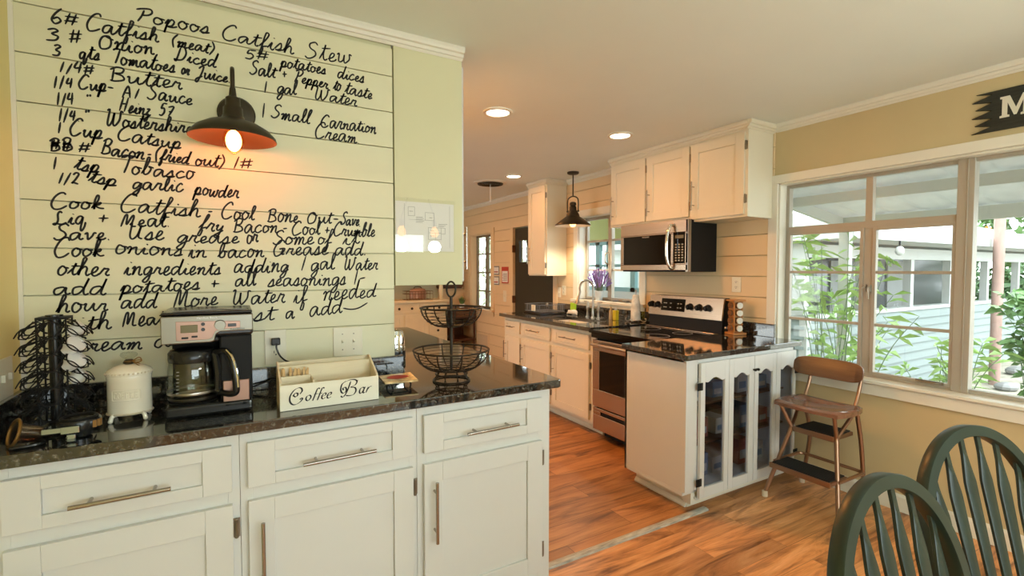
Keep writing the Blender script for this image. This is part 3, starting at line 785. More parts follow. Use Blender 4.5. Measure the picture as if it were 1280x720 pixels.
def leaf(u0, u1, g0, g1, z0, z1, gz0, gz1, parent, name):
    m = MB(); d = .020
    fbox(m, Fg, u0, g0, 0, d, z0, z1); fbox(m, Fg, g1, u1, 0, d, z0, z1); fbox(m, Fg, g0, g1, 0, d, z0, gz0)
    top = [(g0, z1)] + scallop(g0, g1, gz1) + [(g1, z1)]
    m.prism(top, lambda u, v: Fg(u, 0, v), lambda u, v: Fg(u, d, v))
    o = m.build(name, M['white'], parent, bevel=.0015)
    m = MB(); fbox(m, Fg, g0-.004, g1+.004, .006, .009, gz0-.004, gz1+.002); m.build('pane', M['cabglass'], o)
    return o
LV = [(2.357, 2.612, 2.396, 2.575), (2.616, 2.862, 2.660, 2.812), (2.868, 3.096, 2.908, 3.060), (3.100, 3.322, 3.146, 3.296)]
for j in (0, 1):
    dn = bpy.data.objects.new('door', None); COL.objects.link(dn); dn.parent = pn
    dn.location = Vector((LV[2*j][0], PY, .07))-pn.location
    for l_ in LV[2*j:2*j+2]: leaf(l_[0], l_[1], l_[2], l_[3], .075, .882, .135, .800, dn, 'leaf')
    u = LV[0][0]-.010 if j == 0 else LV[3][1]+.006
    for z in (.745, .175):
        mb = MB(); fbox(mb, Fg, u-.022, u+.022, .0205, .025, z-.022, z+.022); mb.tube([Fg(u, .026, z-.02), Fg(u, .026, z+.02)], .005, 8)
        lab(mb.build('hinge', M['matteblack'], dn), 'black hinge')
    ku = LV[1][1]-.012 if j == 0 else LV[2][0]+.012
    mb = MB(); mb.cyl(Fg(ku, .02, .795), Fg(ku, .034, .795), .005, .009, 12); mb.sph(Fg(ku, .036, .795), .009, 10, 7); mb.build('knob', M['matteblack'], dn, smooth=True)
# what shows dimly through the glass
STK = [(2.44, .126, .11, .20, 'toy_w'), (2.55, .126, .09, .14, 'toy_b'), (2.70, .126, .13, .10, 'toy_w'), (2.95, .126, .10, .17, 'toy_r'), (3.12, .126, .10, .12, 'toy_w'),
       (2.43, .373, .09, .17, 'toy_b'), (2.54, .373, .10, .12, 'toy_r'), (2.72, .373, .11, .10, 'toy_w'), (2.96, .373, .11, .15, 'toy_b'), (3.16, .373, .10, .10, 'toy_r'),
       (2.41, .613, .07, .15, 'toy_y'), (2.50, .613, .10, .11, 'toy_w'), (2.68, .613, .10, .10, 'toy_b'), (2.79, .613, .05, .13, 'toy_y'), (2.93, .613, .10, .13, 'toy_w'), (3.14, .613, .11, .09, 'toy_b')]
sn = ['bottom', 'middle', 'top']; cn = {'toy_w': 'pale', 'toy_b': 'blue', 'toy_r': 'reddish', 'toy_y': 'yellow'}
posn = {2.44: 'first from the left', 2.55: 'second from the left', 2.70: 'third from the left', 2.95: 'fourth from the left', 3.12: 'at the right end', 2.43: 'first from the left', 2.54: 'second from the left', 2.72: 'third from the left', 2.96: 'fourth from the left', 3.16: 'at the right end', 2.41: 'first from the left', 2.50: 'second from the left', 2.68: 'third from the left', 2.79: 'fourth from the left', 2.93: 'fifth from the left', 3.14: 'at the right end'}
for (x, z, w_, h, c_) in STK:
    lv = 0 if z < .3 else 1 if z < .6 else 2
    b_ = MB(); b_.cur = 0; b_.box(x-w_/2, x+w_/2, PY+.11, PY+.24, z, z+h); b_.cur = 1; b_.box(x-w_*.35, x+w_*.35, PY+.1085, PY+.11, z+h*.2, z+h*.55)
    o = b_.build('boxed_game', [M[c_], M['toy_w'] if c_ != 'toy_w' else M['toy_b']], bevel=.002)
    tag(o, f'{cn[c_]} box on the {sn[lv]} shelf of the glazed cabinet, {posn[x]}', 'box', 'boxes behind the dark cabinet glass')
# peninsula worktop
w = MB(); w.prism([(2.226, 1.890), (2.240, 1.880), (3.379, 1.880), (3.379, 2.412), (2.222, 2.412)], lambda u, v: (u, v, ZK-.034), lambda u, v: (u, v, ZK))
pw = w.build('granite_worktop', M['granite'], bevel=.004)
tag(pw, 'dark granite worktop over the glazed cabinet, carrying the spice rack', 'worktop')
k2 = MB().box(3.363, 3.383, 2.07, 2.50, ZK+.0005, 1.035).build('granite_backsplash', M['granite'], bevel=.002)
tag(k2, 'dark granite upstand behind the spice rack', 'backsplash')

# ------------------------------------------------------------------ upper cabinets over the range
UX = 3.09
Fup = fmap('x', UX+.019, 1)
UC = [(2.118, 2.605, 2.142, 2.597, 'white wall cabinet nearest the dining window, beside the microwave end', 1.800),
      (2.606, 3.072, 2.614, 3.060, 'white wall cabinet over the microwave, second from the dining window', 1.826),
      (3.073, 3.535, 3.080, 3.512, 'white wall cabinet next to the sink window, third from the dining window', 1.826)]
for i, (a, b, ua, ub, label, zb) in enumerate(UC):
    t = thing('wall_cabinet', label, 'cabinet', (3.25, (a+b)/2, zb), group='wall cabinets over the range')
    m = MB(); m.box(UX+.019, 3.3835, a, b, zb, 2.44)
    if i == 0: m.box(UX+.012, UX+.019, a, ua+.003, zb, 2.44)
    m.build('carcass', M['kwhite'], t, bevel=.0015)
    do = shaker('door', Fup, ua, ub, zb+.018, 2.388, .070, t, M['kwhite'])
    bar_handle(Fup, (ub-.035, 1.885), (ub-.035, 2.105), do, d0=.019)
    for z in (2.295, 1.925): hinge(Fup, ua-.008, z, t, d0=.006)
o = MB().sweep([(a, b) for a, b in CP], (UX+.019, 2.11, CEIL-.062), (UX+.019, 3.54, CEIL-.062), (-1, 0, 0)).sweep([(a, b) for a, b in CP], (UX-.010, 2.118, CEIL-.062), (3.40, 2.118, CEIL-.062), (0, -1, 0)).build('trim_7', M['kwhite']); struct(o)
# tall narrow cabinet left of the sink window
t = thing('wall_cabinet', 'tall white wall cabinet by the green door, above the dish rack', 'cabinet', (3.25, 4.80, 1.36), group='wall cabinets over the range')
m = MB(); m.box(UX+.019, 3.3835, 4.612, 5.00, 1.36, 2.44); m.build('carcass', M['kwhite'], t, bevel=.0015)
do = shaker('door', Fup, 4.632, 4.99, 1.375, 2.395, .065, t, M['kwhite'])
bar_handle(Fup, (4.955, 1.50), (4.955, 1.72), do)
for z in (2.28, 1.48): hinge(Fup, 4.622, z, t, d0=.006)
o = MB().sweep([(a, b) for a, b in CP], (UX+.019, 4.605, CEIL-.062), (UX+.019, 5.01, CEIL-.062), (-1, 0, 0)).sweep([(a, b) for a, b in CP], (UX-.01, 4.612, CEIL-.062), (3.40, 4.612, CEIL-.062), (0, -1, 0)).build('trim_8', M['kwhite']); struct(o)

# ------------------------------------------------------------------ microwave
mw = thing('microwave', 'stainless over-range microwave with black side, under the wall cabinets', 'microwave', (3.2, 2.93, 1.41))
MY0, MY1, MX = 2.575, 3.325, 3.045
MB().box(MX+.03, 3.383, MY0, MY1, 1.412, 1.822).build('body', M['matteblack'], mw, bevel=.003)
m = MB(); holed(m, 'x', MX, MX+.03, MY0+.0, MY1, 1.425, 1.822, [(2.745, 3.29, 1.470, 1.715), (2.605, 2.72, 1.480, 1.725)]); m.build('front_panel', M['steel'], mw, bevel=.003)
MB().box(MX+.004, MX+.012, 2.743, 3.292, 1.468, 1.717).build('door_window', M['blackglass'], mw)
kp = MB().box(MX+.002, MX+.012, 2.603, 2.722, 1.478, 1.727).build('keypad', M['blackglass'], mw)
g = MB()
for r_ in range(7):
    for c_ in range(3): g.box(MX+.0005, MX+.002, 2.622+c_*.032, 2.638+c_*.032, 1.497+r_*.021, 1.507+r_*.021)
g.build('keypad_buttons', M['button'], kp)
MB().box(MX+.0005, MX+.002, 2.618, 2.705, 1.676, 1.702).build('clock_display', M['lcd'], kp)
h_ = MB(); h_.tube(spline([(MX, 2.725, 1.785), (MX-.030, 2.728, 1.775), (MX-.052, 2.735, 1.70), (MX-.056, 2.737, 1.60), (MX-.050, 2.735, 1.51), (MX-.028, 2.728, 1.448), (MX, 2.725, 1.44)], 6), .013, 12)
h_.build('handle', M['chrome'], mw, smooth=True)
MB().box(MX+.0, MX+.035, MY0-.001, MY0+.02, 1.412, 1.822).build('edge_trim', M['steel_cool'], mw)
def text_mesh(name, body, size, mtl, parent, loc, rot, extrude=.0004, align='CENTER'):
    cu = bpy.data.curves.new(name, 'FONT'); cu.body = body; cu.size = size; cu.extrude = extrude; cu.align_x = align
    tmp = bpy.data.objects.new(name, cu); COL.objects.link(tmp)
    bpy.context.view_layer.update()
    me = bpy.data.meshes.new_from_object(tmp.evaluated_get(bpy.context.evaluated_depsgraph_get()))
    bpy.data.objects.remove(tmp)
    me.materials.clear(); me.materials.append(mtl)
    o = bpy.data.objects.new(name, me); COL.objects.link(o); o.parent = parent
    p = parent; org = Vector((0, 0, 0))
    while p is not None: org = org+p.location; p = p.parent
    o.location = Vector(loc)-org; o.rotation_euler = rot
    return o
text_mesh('maker_lettering', 'FRIGIDAIRE', .016, M['button'], mw, (MX-.0005, 3.02, 1.699), (PI/2, 0, -PI/2))

# ------------------------------------------------------------------ recipe lettering on the boards
GLY = {
 'a': (13, '9,8 6,10 2,8 1,3 3,0 6,2 9,9 9,3 11,0 13,2'), 'b': (11, '0,1 4,10 5,19 3,20 2,14 2,3 4,0 7,2 8,7 6,10 11,8'),
 'c': (10, '8,8 5,10 2,7 1,3 3,0 6,0 10,3'), 'd': (13, '9,8 6,10 2,8 1,3 3,0 6,2 9,9 10.5,20 9,8 9,2 11,0 13,2'),
 'e': (9, '0,2 5,5 6,9 4,10 2,7 2,2 4,0 7,1 9,3'), 'f': (9, '0,1 5,10 7,18 5,20 4,15 3,0 2,-8 4,-9 5,-2 4,1 9,3'),
 'g': (11, '9,8 6,10 2,8 1,3 3,0 6,3 9,9 8,-4 5,-9 2,-7 6,-1 11,3'), 'h': (12, '0,1 4,12 5,19 3,20 2,10 2,0 3,6 6,10 8,8 8,2 10,0 12,2'),
 'i': (7, '0,1 3,9 3,2 5,0 7,2|4,14 4.6,15'), 'k': (11, '0,1 4,12 5,19 3,20 2,10 2,0 3,6 7,9 6,6 3,5 7,1 11,1'),
 'l': (7, '0,1 4,11 5,19 3,20 2,13 3,2 5,0 7,2'), 'm': (15, '0,7 2,10 3,8 2,0 4,7 6,10 7,8 6,0 8,7 10,10 11,8 11,2 13,0 15,2'),
 'n': (12, '0,7 2,10 3,8 2,0 4,7 7,10 8,8 8,2 10,0 12,2'), 'o': (10, '6,9 3,10 1,6 2,1 5,0 8,4 7,8 5,9 10,8'),
 'p': (11, '0,3 3,10 2,0 1,-9 2,3 5,10 8,8 7,2 3,0 7,0 11,2'), 'q': (11, '8,8 5,10 2,8 1,3 3,0 6,3 8,9 7,-5 8,-9 10,-4 11,2'),
 'r': (10, '0,1 3,10 4,9 7,9 6,3 8,0 10,2'), 's': (9, '0,1 5,10 6,6 6,2 3,0 1,1 5,0 9,2'),
 't': (8, '0,1 4,10 5,17 4,8 4,2 6,0 8,2|1,12 10,13'), 'u': (13, '0,7 2,9 2,3 4,0 7,3 9,9 9,3 11,0 13,2'),
 'v': (11, '0,7 2,9 3,3 4,0 7,4 8,9 11,8'), 'w': (14, '0,8 2,9 2,2 4,0 6,3 7,8 7,2 9,0 12,4 12,9 14,8'),
 'y': (10, '0,7 2,9 2,4 4,2 7,5 8,9 7,-4 4,-9 2,-6 6,-1 10,3'), 'z': (9, '0,8 5,9 1,1 5,2 5,-6 2,-8 2,-5 9,2'),
 'P': (13, '6,18 5,9 3,0|0,17 5,20 11,20 13,16 10,11 5,10'), 'C': (14, '12,17 10,20 6,19 2,13 1,6 4,0 9,0 14,4'),
 'S': (12, '11,17 8,20 4,18 3,15 5,12 9,9 10,5 7,1 3,0 0,3'), 'O': (14, '7,20 3,18 1,10 3,1 7,0 11,4 12,12 9,19 6,20 9,17 14,15'),
 'D': (15, '4,19 3,0 1,1 5,0 11,3 13,11 9,19 3,20 0,17'), 'T': (10, '0,17 3,20 15,19|8,19 7,8 6,0'),
 'J': (11, '2,15 6,19 9,19 8,5 5,-8 2,-8 3,-3 11,3'), 'B': (13, '3,18 3,0|0,16 5,20 10,18 9,12 4,11 10,9 12,3 6,0 1,1'),
 'A': (13, '1,0 6,20 10,0|3,8 10,8'), 'H': (13, '2,20 2,0|9,20 9,0|2,10 9,11'), 'W': (20, '0,18 3,19 3,4 6,0 9,6 9,16 10,4 13,0 17,8 17,18 20,17'),
 'G': (14, '12,17 10,20 6,19 2,13 1,6 4,0 9,2 11,9 7,9 13,9 11,2 14,3'),
 'L': (14, '8,17 6,20 4,16 5,6 3,0 1,1 3,2 10,0 14,3'), 'U': (15, '1,17 3,19 3,5 6,0 10,5 11,18 11,4 15,1'), 'M': (16, '1,0 3,17 5,18 6,3 10,17 12,16 12,2 16,1'),
 '0': (9, '5,18 1,12 2,2 5,0 8,6 7,15 5,18'), '1': (6, '5,18 2,0'), '2': (10, '1,14 4,18 8,15 5,7 1,1 3,2 10,0'), '3': (10, '1,16 5,18 8,15 4,10 8,6 6,1 0,1'),
 '4': (10, '4,17 1,8 9,9|8,17 6,0'), '5': (10, '3,17 2,10 6,10 8,5 5,0 0,1|3,17 10,17'), '6': (10, '8,19 3,12 1,4 5,0 9,4 6,8 2,5'), '7': (10, '1,16 9,17 4,0|3,8 9,9'),
 '#': (14, '4,18 2,1|10,18 8,1|0,12 13,13|0,6 12,7'), '/': (8, '7,18 1,-2'), '"': (8, '2,14 1,10|6,14 5,10'), '-': (10, '1,7 9,7'), '.': (6, '2,0 3,0.8'), ',': (5, '3,1 1,-4'),
 '(': (7, '6,21 1,10 5,-4'), ')': (7, '1,21 6,10 1,-4'), '+': (10, '4,12 4,2|0,7 9,7'), ' ': (7, ''), "'": (4, '2,20 1,16'), '~': (30, '0,4 10,2 20,3 30,8'),
}
def ribbon(mb, P, w, frame, nib=None):
    """flat stroke: P list of 2D points in metres on the surface, w half width; frame(u,v) -> 3D"""
    n = len(P); L, R = [], []
    for i in range(n):
        a, b = P[max(i-1, 0)], P[min(i+1, n-1)]
        dx, dy = b[0]-a[0], b[1]-a[1]; l = math.hypot(dx, dy) or 1e-6
        ww = w
        if nib is not None:
            ang = math.atan2(dy, dx); ww = w*(0.28+0.95*abs(math.sin(ang-nib)))
        ww *= min(1.0, .55+.25*min(i, n-1-i))
        L.append((P[i][0]-dy/l*ww, P[i][1]+dx/l*ww)); R.append((P[i][0]+dy/l*ww, P[i][1]-dx/l*ww))
    mb.add([frame(*p) for p in L]+[frame(*p) for p in R], [(i, i+1, n+i+1, n+i) for i in range(n-1)])
def write(mb, text, p0, p1, xh, w, frame, slant=.22, jitter=.0, nib=None):
    adv = sum(GLY.get(c, (7, ''))[0]+(0 if c.islower() else 1.5) for c in text)
    D = Vector((p1[0]-p0[0], p1[1]-p0[1])); ln_ = D.length; ux = D/ln_; uy = Vector((-ux[1], ux[0]))
    sx = ln_/adv; sy = xh/10; x = 0
    for c in text:
        wd, st = GLY.get(c, (7, ''))
        jy = random.uniform(-1, 1)*jitter; js = 1+random.uniform(-1, 1)*jitter*.12
        for s in st.split('|'):
            if not s: continue
            pts = []
            for q in s.split(' '):
                a, b = map(float, q.split(','))
                a += random.uniform(-.35, .35)*jitter; b = b*js+random.uniform(-.4, .4)*jitter+jy*.5
                X = (x+a)*sx+b*sy*slant; Y = b*sy
                pts.append((p0[0]+ux[0]*X+uy[0]*Y, p0[1]+ux[1]*X+uy[1]*Y, 0))
            sp = [(v[0], v[1]) for v in spline(pts, 6)]
            ribbon(mb, sp, w, frame, nib)
        x += wd+(0 if c.islower() else 1.5)
RX = [
 ('Popoos', -0.282, 2.288, -0.061, 2.295, 0.023),
 ('Catfish', -0.025, 2.288, 0.223, 2.284, 0.025),
 ('Stew', 0.261, 2.279, 0.441, 2.292, 0.029),
 ('6#', -0.501, 2.228, -0.426, 2.231, 0.021),
 ('Catfish', -0.414, 2.226, -0.213, 2.231, 0.023),
 ('(meat)', -0.181, 2.227, -0.047, 2.225, 0.02),
 ('3', -0.511, 2.167, -0.472, 2.174, 0.021),
 ('#', -0.456, 2.17, -0.418, 2.176, 0.021),
 ('Onion,', -0.383, 2.173, -0.21, 2.184, 0.022),
 ('Diced', -0.172, 2.181, -0.043, 2.176, 0.021),
 ('3', -0.498, 2.124, -0.473, 2.127, 0.018),
 ('qts', -0.433, 2.128, -0.378, 2.132, 0.02),
 ('Tomatoes', -0.35, 2.13, -0.169, 2.134, 0.02),
 ('or', -0.152, 2.134, -0.128, 2.133, 0.019),
 ('Juice.', -0.109, 2.131, 0.008, 2.13, 0.019),
 ('5#', 0.052, 2.232, 0.139, 2.238, 0.019),
 ('potatoes', 0.173, 2.227, 0.342, 2.229, 0.02),
 ('dices', 0.386, 2.225, 0.496, 2.223, 0.021),
 ('Salt', 0.064, 2.174, 0.155, 2.177, 0.023),
 ('+', 0.18, 2.182, 0.201, 2.186, 0.018),
 ('Pepper', 0.218, 2.176, 0.35, 2.172, 0.021),
 ('to', 0.369, 2.173, 0.398, 2.171, 0.021),
 ('taste', 0.414, 2.167, 0.529, 2.161, 0.022),
 ('1', 0.115, 2.114, 0.123, 2.115, 0.021),
 ('gal', 0.16, 2.122, 0.229, 2.125, 0.022),
 ('Water', 0.291, 2.123, 0.465, 2.12, 0.023),
 ('1', 0.105, 2.017, 0.116, 2.019, 0.025),
 ('Small', 0.135, 2.022, 0.278, 2.018, 0.023),
 ('Carnation', 0.317, 2.015, 0.545, 2.017, 0.024),
 ('Cream.', 0.292, 1.966, 0.483, 1.965, 0.026),
 ('1/4#', -0.484, 2.071, -0.389, 2.082, 0.018),
 ('Butter', -0.358, 2.069, -0.148, 2.078, 0.023),
 ('1/4', -0.499, 2.019, -0.446, 2.029, 0.018),
 ('Cup-', -0.438, 2.028, -0.342, 2.032, 0.021),
 ('A1', -0.323, 2.019, -0.274, 2.022, 0.019),
 ('Sauce', -0.254, 2.026, -0.12, 2.029, 0.022),
 ('1/4', -0.493, 1.964, -0.445, 1.974, 0.018),
 ('"', -0.416, 1.982, -0.4, 1.985, 0.018),
 ('Heinz', -0.333, 1.972, -0.244, 1.969, 0.02),
 ('57', -0.221, 1.976, -0.179, 1.976, 0.019),
 ('1/4.', -0.49, 1.913, -0.43, 1.922, 0.018),
 ('"', -0.422, 1.928, -0.405, 1.931, 0.019),
 ('Wostershire', -0.372, 1.917, -0.123, 1.925, 0.022),
 ('1', -0.491, 1.874, -0.484, 1.875, 0.018),
 ('Cup', -0.466, 1.872, -0.378, 1.871, 0.022),
 ('Catsup', -0.341, 1.873, -0.158, 1.863, 0.023),
 ('BB', -0.513, 1.814, -0.453, 1.824, 0.017),
 ('##', -0.512, 1.819, -0.457, 1.821, 0.015),
 ('#', -0.443, 1.817, -0.406, 1.819, 0.019),
 ('Bacon', -0.387, 1.821, -0.266, 1.813, 0.022),
 ('-', -0.259, 1.814, -0.243, 1.816, 0.022),
 ('(fried', -0.238, 1.819, -0.135, 1.811, 0.02),
 ('out)', -0.118, 1.812, -0.022, 1.811, 0.021),
 ('1#', 0.002, 1.81, 0.076, 1.815, 0.021),
 ('1', -0.506, 1.755, -0.498, 1.756, 0.021),
 ('tsp', -0.455, 1.761, -0.391, 1.754, 0.021),
 ('Tobasco', -0.34, 1.761, -0.119, 1.76, 0.024),
 ('1/2', -0.496, 1.71, -0.44, 1.714, 0.019),
 ('tsp', -0.419, 1.724, -0.345, 1.715, 0.022),
 ('garlic', -0.302, 1.71, -0.154, 1.711, 0.023),
 ('powder', -0.122, 1.704, 0.021, 1.7, 0.024),
 ('Cook', -0.518, 1.627, -0.379, 1.636, 0.022),
 ('Catfish', -0.341, 1.63, -0.104, 1.621, 0.025),
 ('-', -0.084, 1.625, -0.064, 1.626, 0.023),
 ('Cool', -0.041, 1.621, 0.073, 1.621, 0.024),
 ('Bone', 0.114, 1.617, 0.23, 1.619, 0.025),
 ('Out-', 0.26, 1.617, 0.387, 1.62, 0.021),
 ('Save.', 0.39, 1.617, 0.479, 1.614, 0.022),
 ('Liq', -0.513, 1.575, -0.429, 1.582, 0.021),
 ('+', -0.397, 1.583, -0.363, 1.585, 0.022),
 ('Meat.', -0.338, 1.578, -0.188, 1.582, 0.022),
 ('fry', -0.11, 1.579, -0.034, 1.57, 0.024),
 ('Bacon', -0.003, 1.569, 0.156, 1.575, 0.024),
 ('-', 0.168, 1.572, 0.188, 1.573, 0.025),
 ('Cool', 0.202, 1.567, 0.311, 1.574, 0.024),
 ('+', 0.327, 1.574, 0.352, 1.575, 0.024),
 ('Crumble', 0.361, 1.572, 0.533, 1.571, 0.024),
 ('Save.', -0.512, 1.526, -0.356, 1.531, 0.022),
 ('Use', -0.324, 1.534, -0.215, 1.535, 0.024),
 ('grease', -0.179, 1.527, 0.02, 1.53, 0.023),
 ('or', 0.044, 1.53, 0.085, 1.535, 0.025),
 ('Some', 0.133, 1.527, 0.286, 1.534, 0.023),
 ('of', 0.298, 1.534, 0.354, 1.532, 0.025),
 ('it', 0.399, 1.533, 0.472, 1.542, 0.027),
 ('Cook', -0.514, 1.468, -0.383, 1.475, 0.024),
 ('onions', -0.357, 1.484, -0.161, 1.478, 0.023),
 ('in', -0.144, 1.473, -0.087, 1.474, 0.025),
 ('bacon', -0.052, 1.474, 0.104, 1.479, 0.025),
 ('Grease', 0.132, 1.483, 0.341, 1.492, 0.025),
 ('add.', 0.366, 1.489, 0.505, 1.491, 0.025),
 ('other', -0.508, 1.411, -0.37, 1.407, 0.023),
 ('ingredients', -0.331, 1.41, -0.043, 1.411, 0.023),
 ('adding', -0.003, 1.417, 0.188, 1.419, 0.026),
 ('1', 0.236, 1.422, 0.245, 1.422, 0.03),
 ('gal', 0.272, 1.426, 0.366, 1.432, 0.026),
 ('Water', 0.398, 1.429, 0.545, 1.429, 0.027),
 ('add', -0.521, 1.345, -0.38, 1.344, 0.024),
 ('potatoes', -0.343, 1.346, -0.11, 1.355, 0.023),
 ('+', -0.077, 1.354, -0.044, 1.357, 0.026),
 ('all', 0.001, 1.362, 0.074, 1.367, 0.026),
 ('seasonings', 0.113, 1.363, 0.41, 1.365, 0.027),
 ('1-', 0.439, 1.364, 0.497, 1.37, 0.031),
 ('hour', -0.511, 1.287, -0.377, 1.289, 0.023),
 ('add', -0.345, 1.293, -0.241, 1.292, 0.025),
 ('More', -0.194, 1.29, -0.055, 1.297, 0.026),
 ('Water', -0.014, 1.295, 0.175, 1.298, 0.027),
 ('if', 0.207, 1.293, 0.258, 1.298, 0.03),
 ('needed', 0.316, 1.3, 0.537, 1.31, 0.03),
 ('with', -0.513, 1.218, -0.368, 1.228, 0.024),
 ('Meat', -0.342, 1.226, -0.221, 1.236, 0.025),
 ('let', -0.167, 1.23, -0.082, 1.234, 0.027),
 ('just', -0.028, 1.225, 0.136, 1.232, 0.028),
 ('a', 0.174, 1.234, 0.209, 1.235, 0.029),
 ('add~', 0.263, 1.239, 0.502, 1.255, 0.03),
 ('Cream', -0.485, 1.152, -0.286, 1.149, 0.024),
 ('as', -0.254, 1.149, -0.168, 1.151, 0.026)]
rm = MB()
wf_ = lambda u, v: (u, YW-.0012, v)
for (t_, x0, z0, x1, z1, xh) in RX:
    if (x1-x0) < .006: x1 = x0+.006
    write(rm, t_, (x0, z0), (x1, z1), xh*1.14, .0030, wf_, jitter=1.15)
ro = rm.build('recipe_lettering', M['ink'])
tag(ro, 'black handwritten catfish stew recipe lettered on the cream shiplap wall', 'wall lettering')

# ------------------------------------------------------------------ wall sconce
sc = thing('wall_sconce', 'bronze barn-shade wall lamp glowing orange over the recipe', 'lamp', (.008, 1.96, 1.83))
SXc, SYc = .008, 1.96
def at(prof, c, z=0): return [(r, zz) for r, zz in prof]
outer = [(.136, 1.880), (.133, 1.892), (.112, 1.915), (.080, 1.934), (.048, 1.944), (.036, 1.952), (.031, 1.965), (.030, 1.988), (.024, 1.996), (.0225, 2.022), (.012, 2.030), (.0095, 2.055), (.0075, 2.06)]
MB().shell(outer, (SXc, SYc, 0), 40).build('lamp_shade', M['bronze'], sc, smooth=True)
inner = [(.136, 1.880), (.131, 1.889), (.110, 1.911), (.078, 1.930), (.046, 1.940), (.030, 1.944)]
lab(MB().shell(inner, (SXc, SYc, 0), 40).build('shade_lining', M['copper_in'], sc, smooth=True), 'copper coloured inside of the shade')
m = MB(); m.tube(spline([(SXc, SYc, 2.055), (SXc, SYc, 2.10), (SXc, SYc+.006, 2.122), (SXc, SYc+.035, 2.135), (SXc, SYc+.08, 2.132), (SXc, SYc+.125, 2.10), (SXc, SYc+.150, 2.05), (SXc, YW-.012, 2.018)], 6), .0072, 10)
m.build('gooseneck_arm', M['bronze'], sc, smooth=True)
ry = Matrix.Rotation(PI/2, 3, 'X')
MB().lathe([(.062, 0.0005), (.064, .008), (.058, .016), (.030, .020), (.0, .021)], (SXc+.012, YW, 2.015), 36, ax=ry).build('wall_plate', M['bronze'], sc, smooth=True)
bb = lab(MB().lathe([(.0, 1.828), (.006, 1.830), (.012, 1.836), (.026, 1.848), (.0335, 1.866), (.034, 1.880), (.028, 1.905), (.019, 1.925), (.014, 1.94)], (SXc, SYc, 0), 24).build('bulb', M['bulbshell'], sc, smooth=True), 'clear glowing filament bulb')
MB().sph((SXc, SYc, 1.876), .0245, 16, 10, (1, 1, 1.5)).build('filament', M['filament'], bb, smooth=True)

# ------------------------------------------------------------------ lamp over the sink
pd = thing('pendant_lamp', 'dark bronze pendant lamp hanging in front of the sink window', 'lamp', (3.14, 4.168, 1.88))
c_ = (3.14, 4.168, 0)
MB().lathe([(.062, 2.464), (.062, 2.448), (.05, 2.440), (.0, 2.438)], c_, 28).build('ceiling_rose', M['bronze'], pd, smooth=True)
MB().cyl((c_[0], c_[1], 2.44), (c_[0], c_[1], 2.205), .007, n=10).build('rod', M['bronze'], pd, smooth=True)
yk = MB(); yk.tube(spline([(c_[0]-.030, c_[1]+.052, 2.055), (c_[0]-.030, c_[1]+.052, 2.16), (c_[0]-.020, c_[1]+.036, 2.195), (c_[0], c_[1], 2.208), (c_[0]+.020, c_[1]-.036, 2.195), (c_[0]+.030, c_[1]-.052, 2.16), (c_[0]+.030, c_[1]-.052, 2.055)], 6), .007, 8)
for s in (-1, 1): yk.sph((c_[0]+.03*s, c_[1]-.052*s, 2.052), .013, 10, 7); yk.tube([(c_[0], c_[1], 2.052), (c_[0]+.036*s, c_[1]-.062*s, 2.052)], .006)
yk.build('yoke', M['bronze'], pd, smooth=True)
MB().lathe([(.018, 2.150), (.034, 2.140), (.036, 2.115), (.026, 2.108), (.038, 2.095), (.040, 2.060), (.050, 2.050), (.052, 2.040), (.066, 2.020), (.070, 2.0)], c_, 28).build('socket_cap', M['bronze'], pd, smooth=True)
MB().shell([(.192, 1.895), (.188, 1.908), (.150, 1.938), (.105, 1.972), (.072, 1.995), (.068, 2.005)], c_, 40).build('lamp_shade', M['bronze'], pd, smooth=True)
lab(MB().shell([(.192, 1.895), (.186, 1.903), (.148, 1.934), (.103, 1.968), (.05, 1.985)], c_, 40).build('shade_lining', M['white_in'], pd, smooth=True), 'white inside of the shade')
lab(MB().lathe([(0, 1.882), (.02, 1.887), (.034, 1.908), (.034, 1.925), (.022, 1.955), (.016, 1.985)], c_, 20).build('bulb', M['bulbglow'], pd, smooth=True), 'glowing bulb')
bl = bpy.data.lights.new('pendant_glow', 'SPOT'); bl.energy = 32; bl.color = (1.0, .84, .60); bl.shadow_soft_size = .04; bl.spot_size = math.radians(140); bl.spot_blend = .5
bo = bpy.data.objects.new('pendant_glow', bl); bo.location = (0, 0, -.01); bo.parent = pd; COL.objects.link(bo)

# ------------------------------------------------------------------ two-bulb lamp over the dining table, behind the viewer
cl = thing('dining_lamp', 'two-bulb hanging lamp over the dining table, mirrored in the plan sheet', 'lamp', (1.60, -.40, 1.75))
MB().lathe([(.06, CEIL-.001), (.06, CEIL-.02), (0, CEIL-.025)], (1.60, -.40, 0), 24).build('ceiling_rose', M['bronze'], cl, smooth=True)
for s in (-1, 1):
    m = MB(); m.tube([(1.60, -.40, CEIL-.02), (1.60+.17*s, -.40, 1.95), (1.60+.17*s, -.40, 1.90)], .006, 8); m.cyl((1.60+.17*s, -.40, 1.92), (1.60+.17*s, -.40, 1.86), .022, n=14); m.build('arm', M['bronze'], cl, smooth=True)
    MB().lathe([(0, 1.755), (.02, 1.758), (.042, 1.785), (.042, 1.81), (.02, 1.86)], (1.60+.17*s, -.40, 0), 18).build('bulb', M['bulbglow'], cl, smooth=True)
    l = bpy.data.lights.new('dining_glow', 'POINT'); l.energy = 19; l.color = (0.88, 1.0, .90); l.shadow_soft_size = .06
    o = bpy.data.objects.new('dining_glow', l); o.location = (.17*s, 0, -.09); o.parent = cl; COL.objects.link(o)

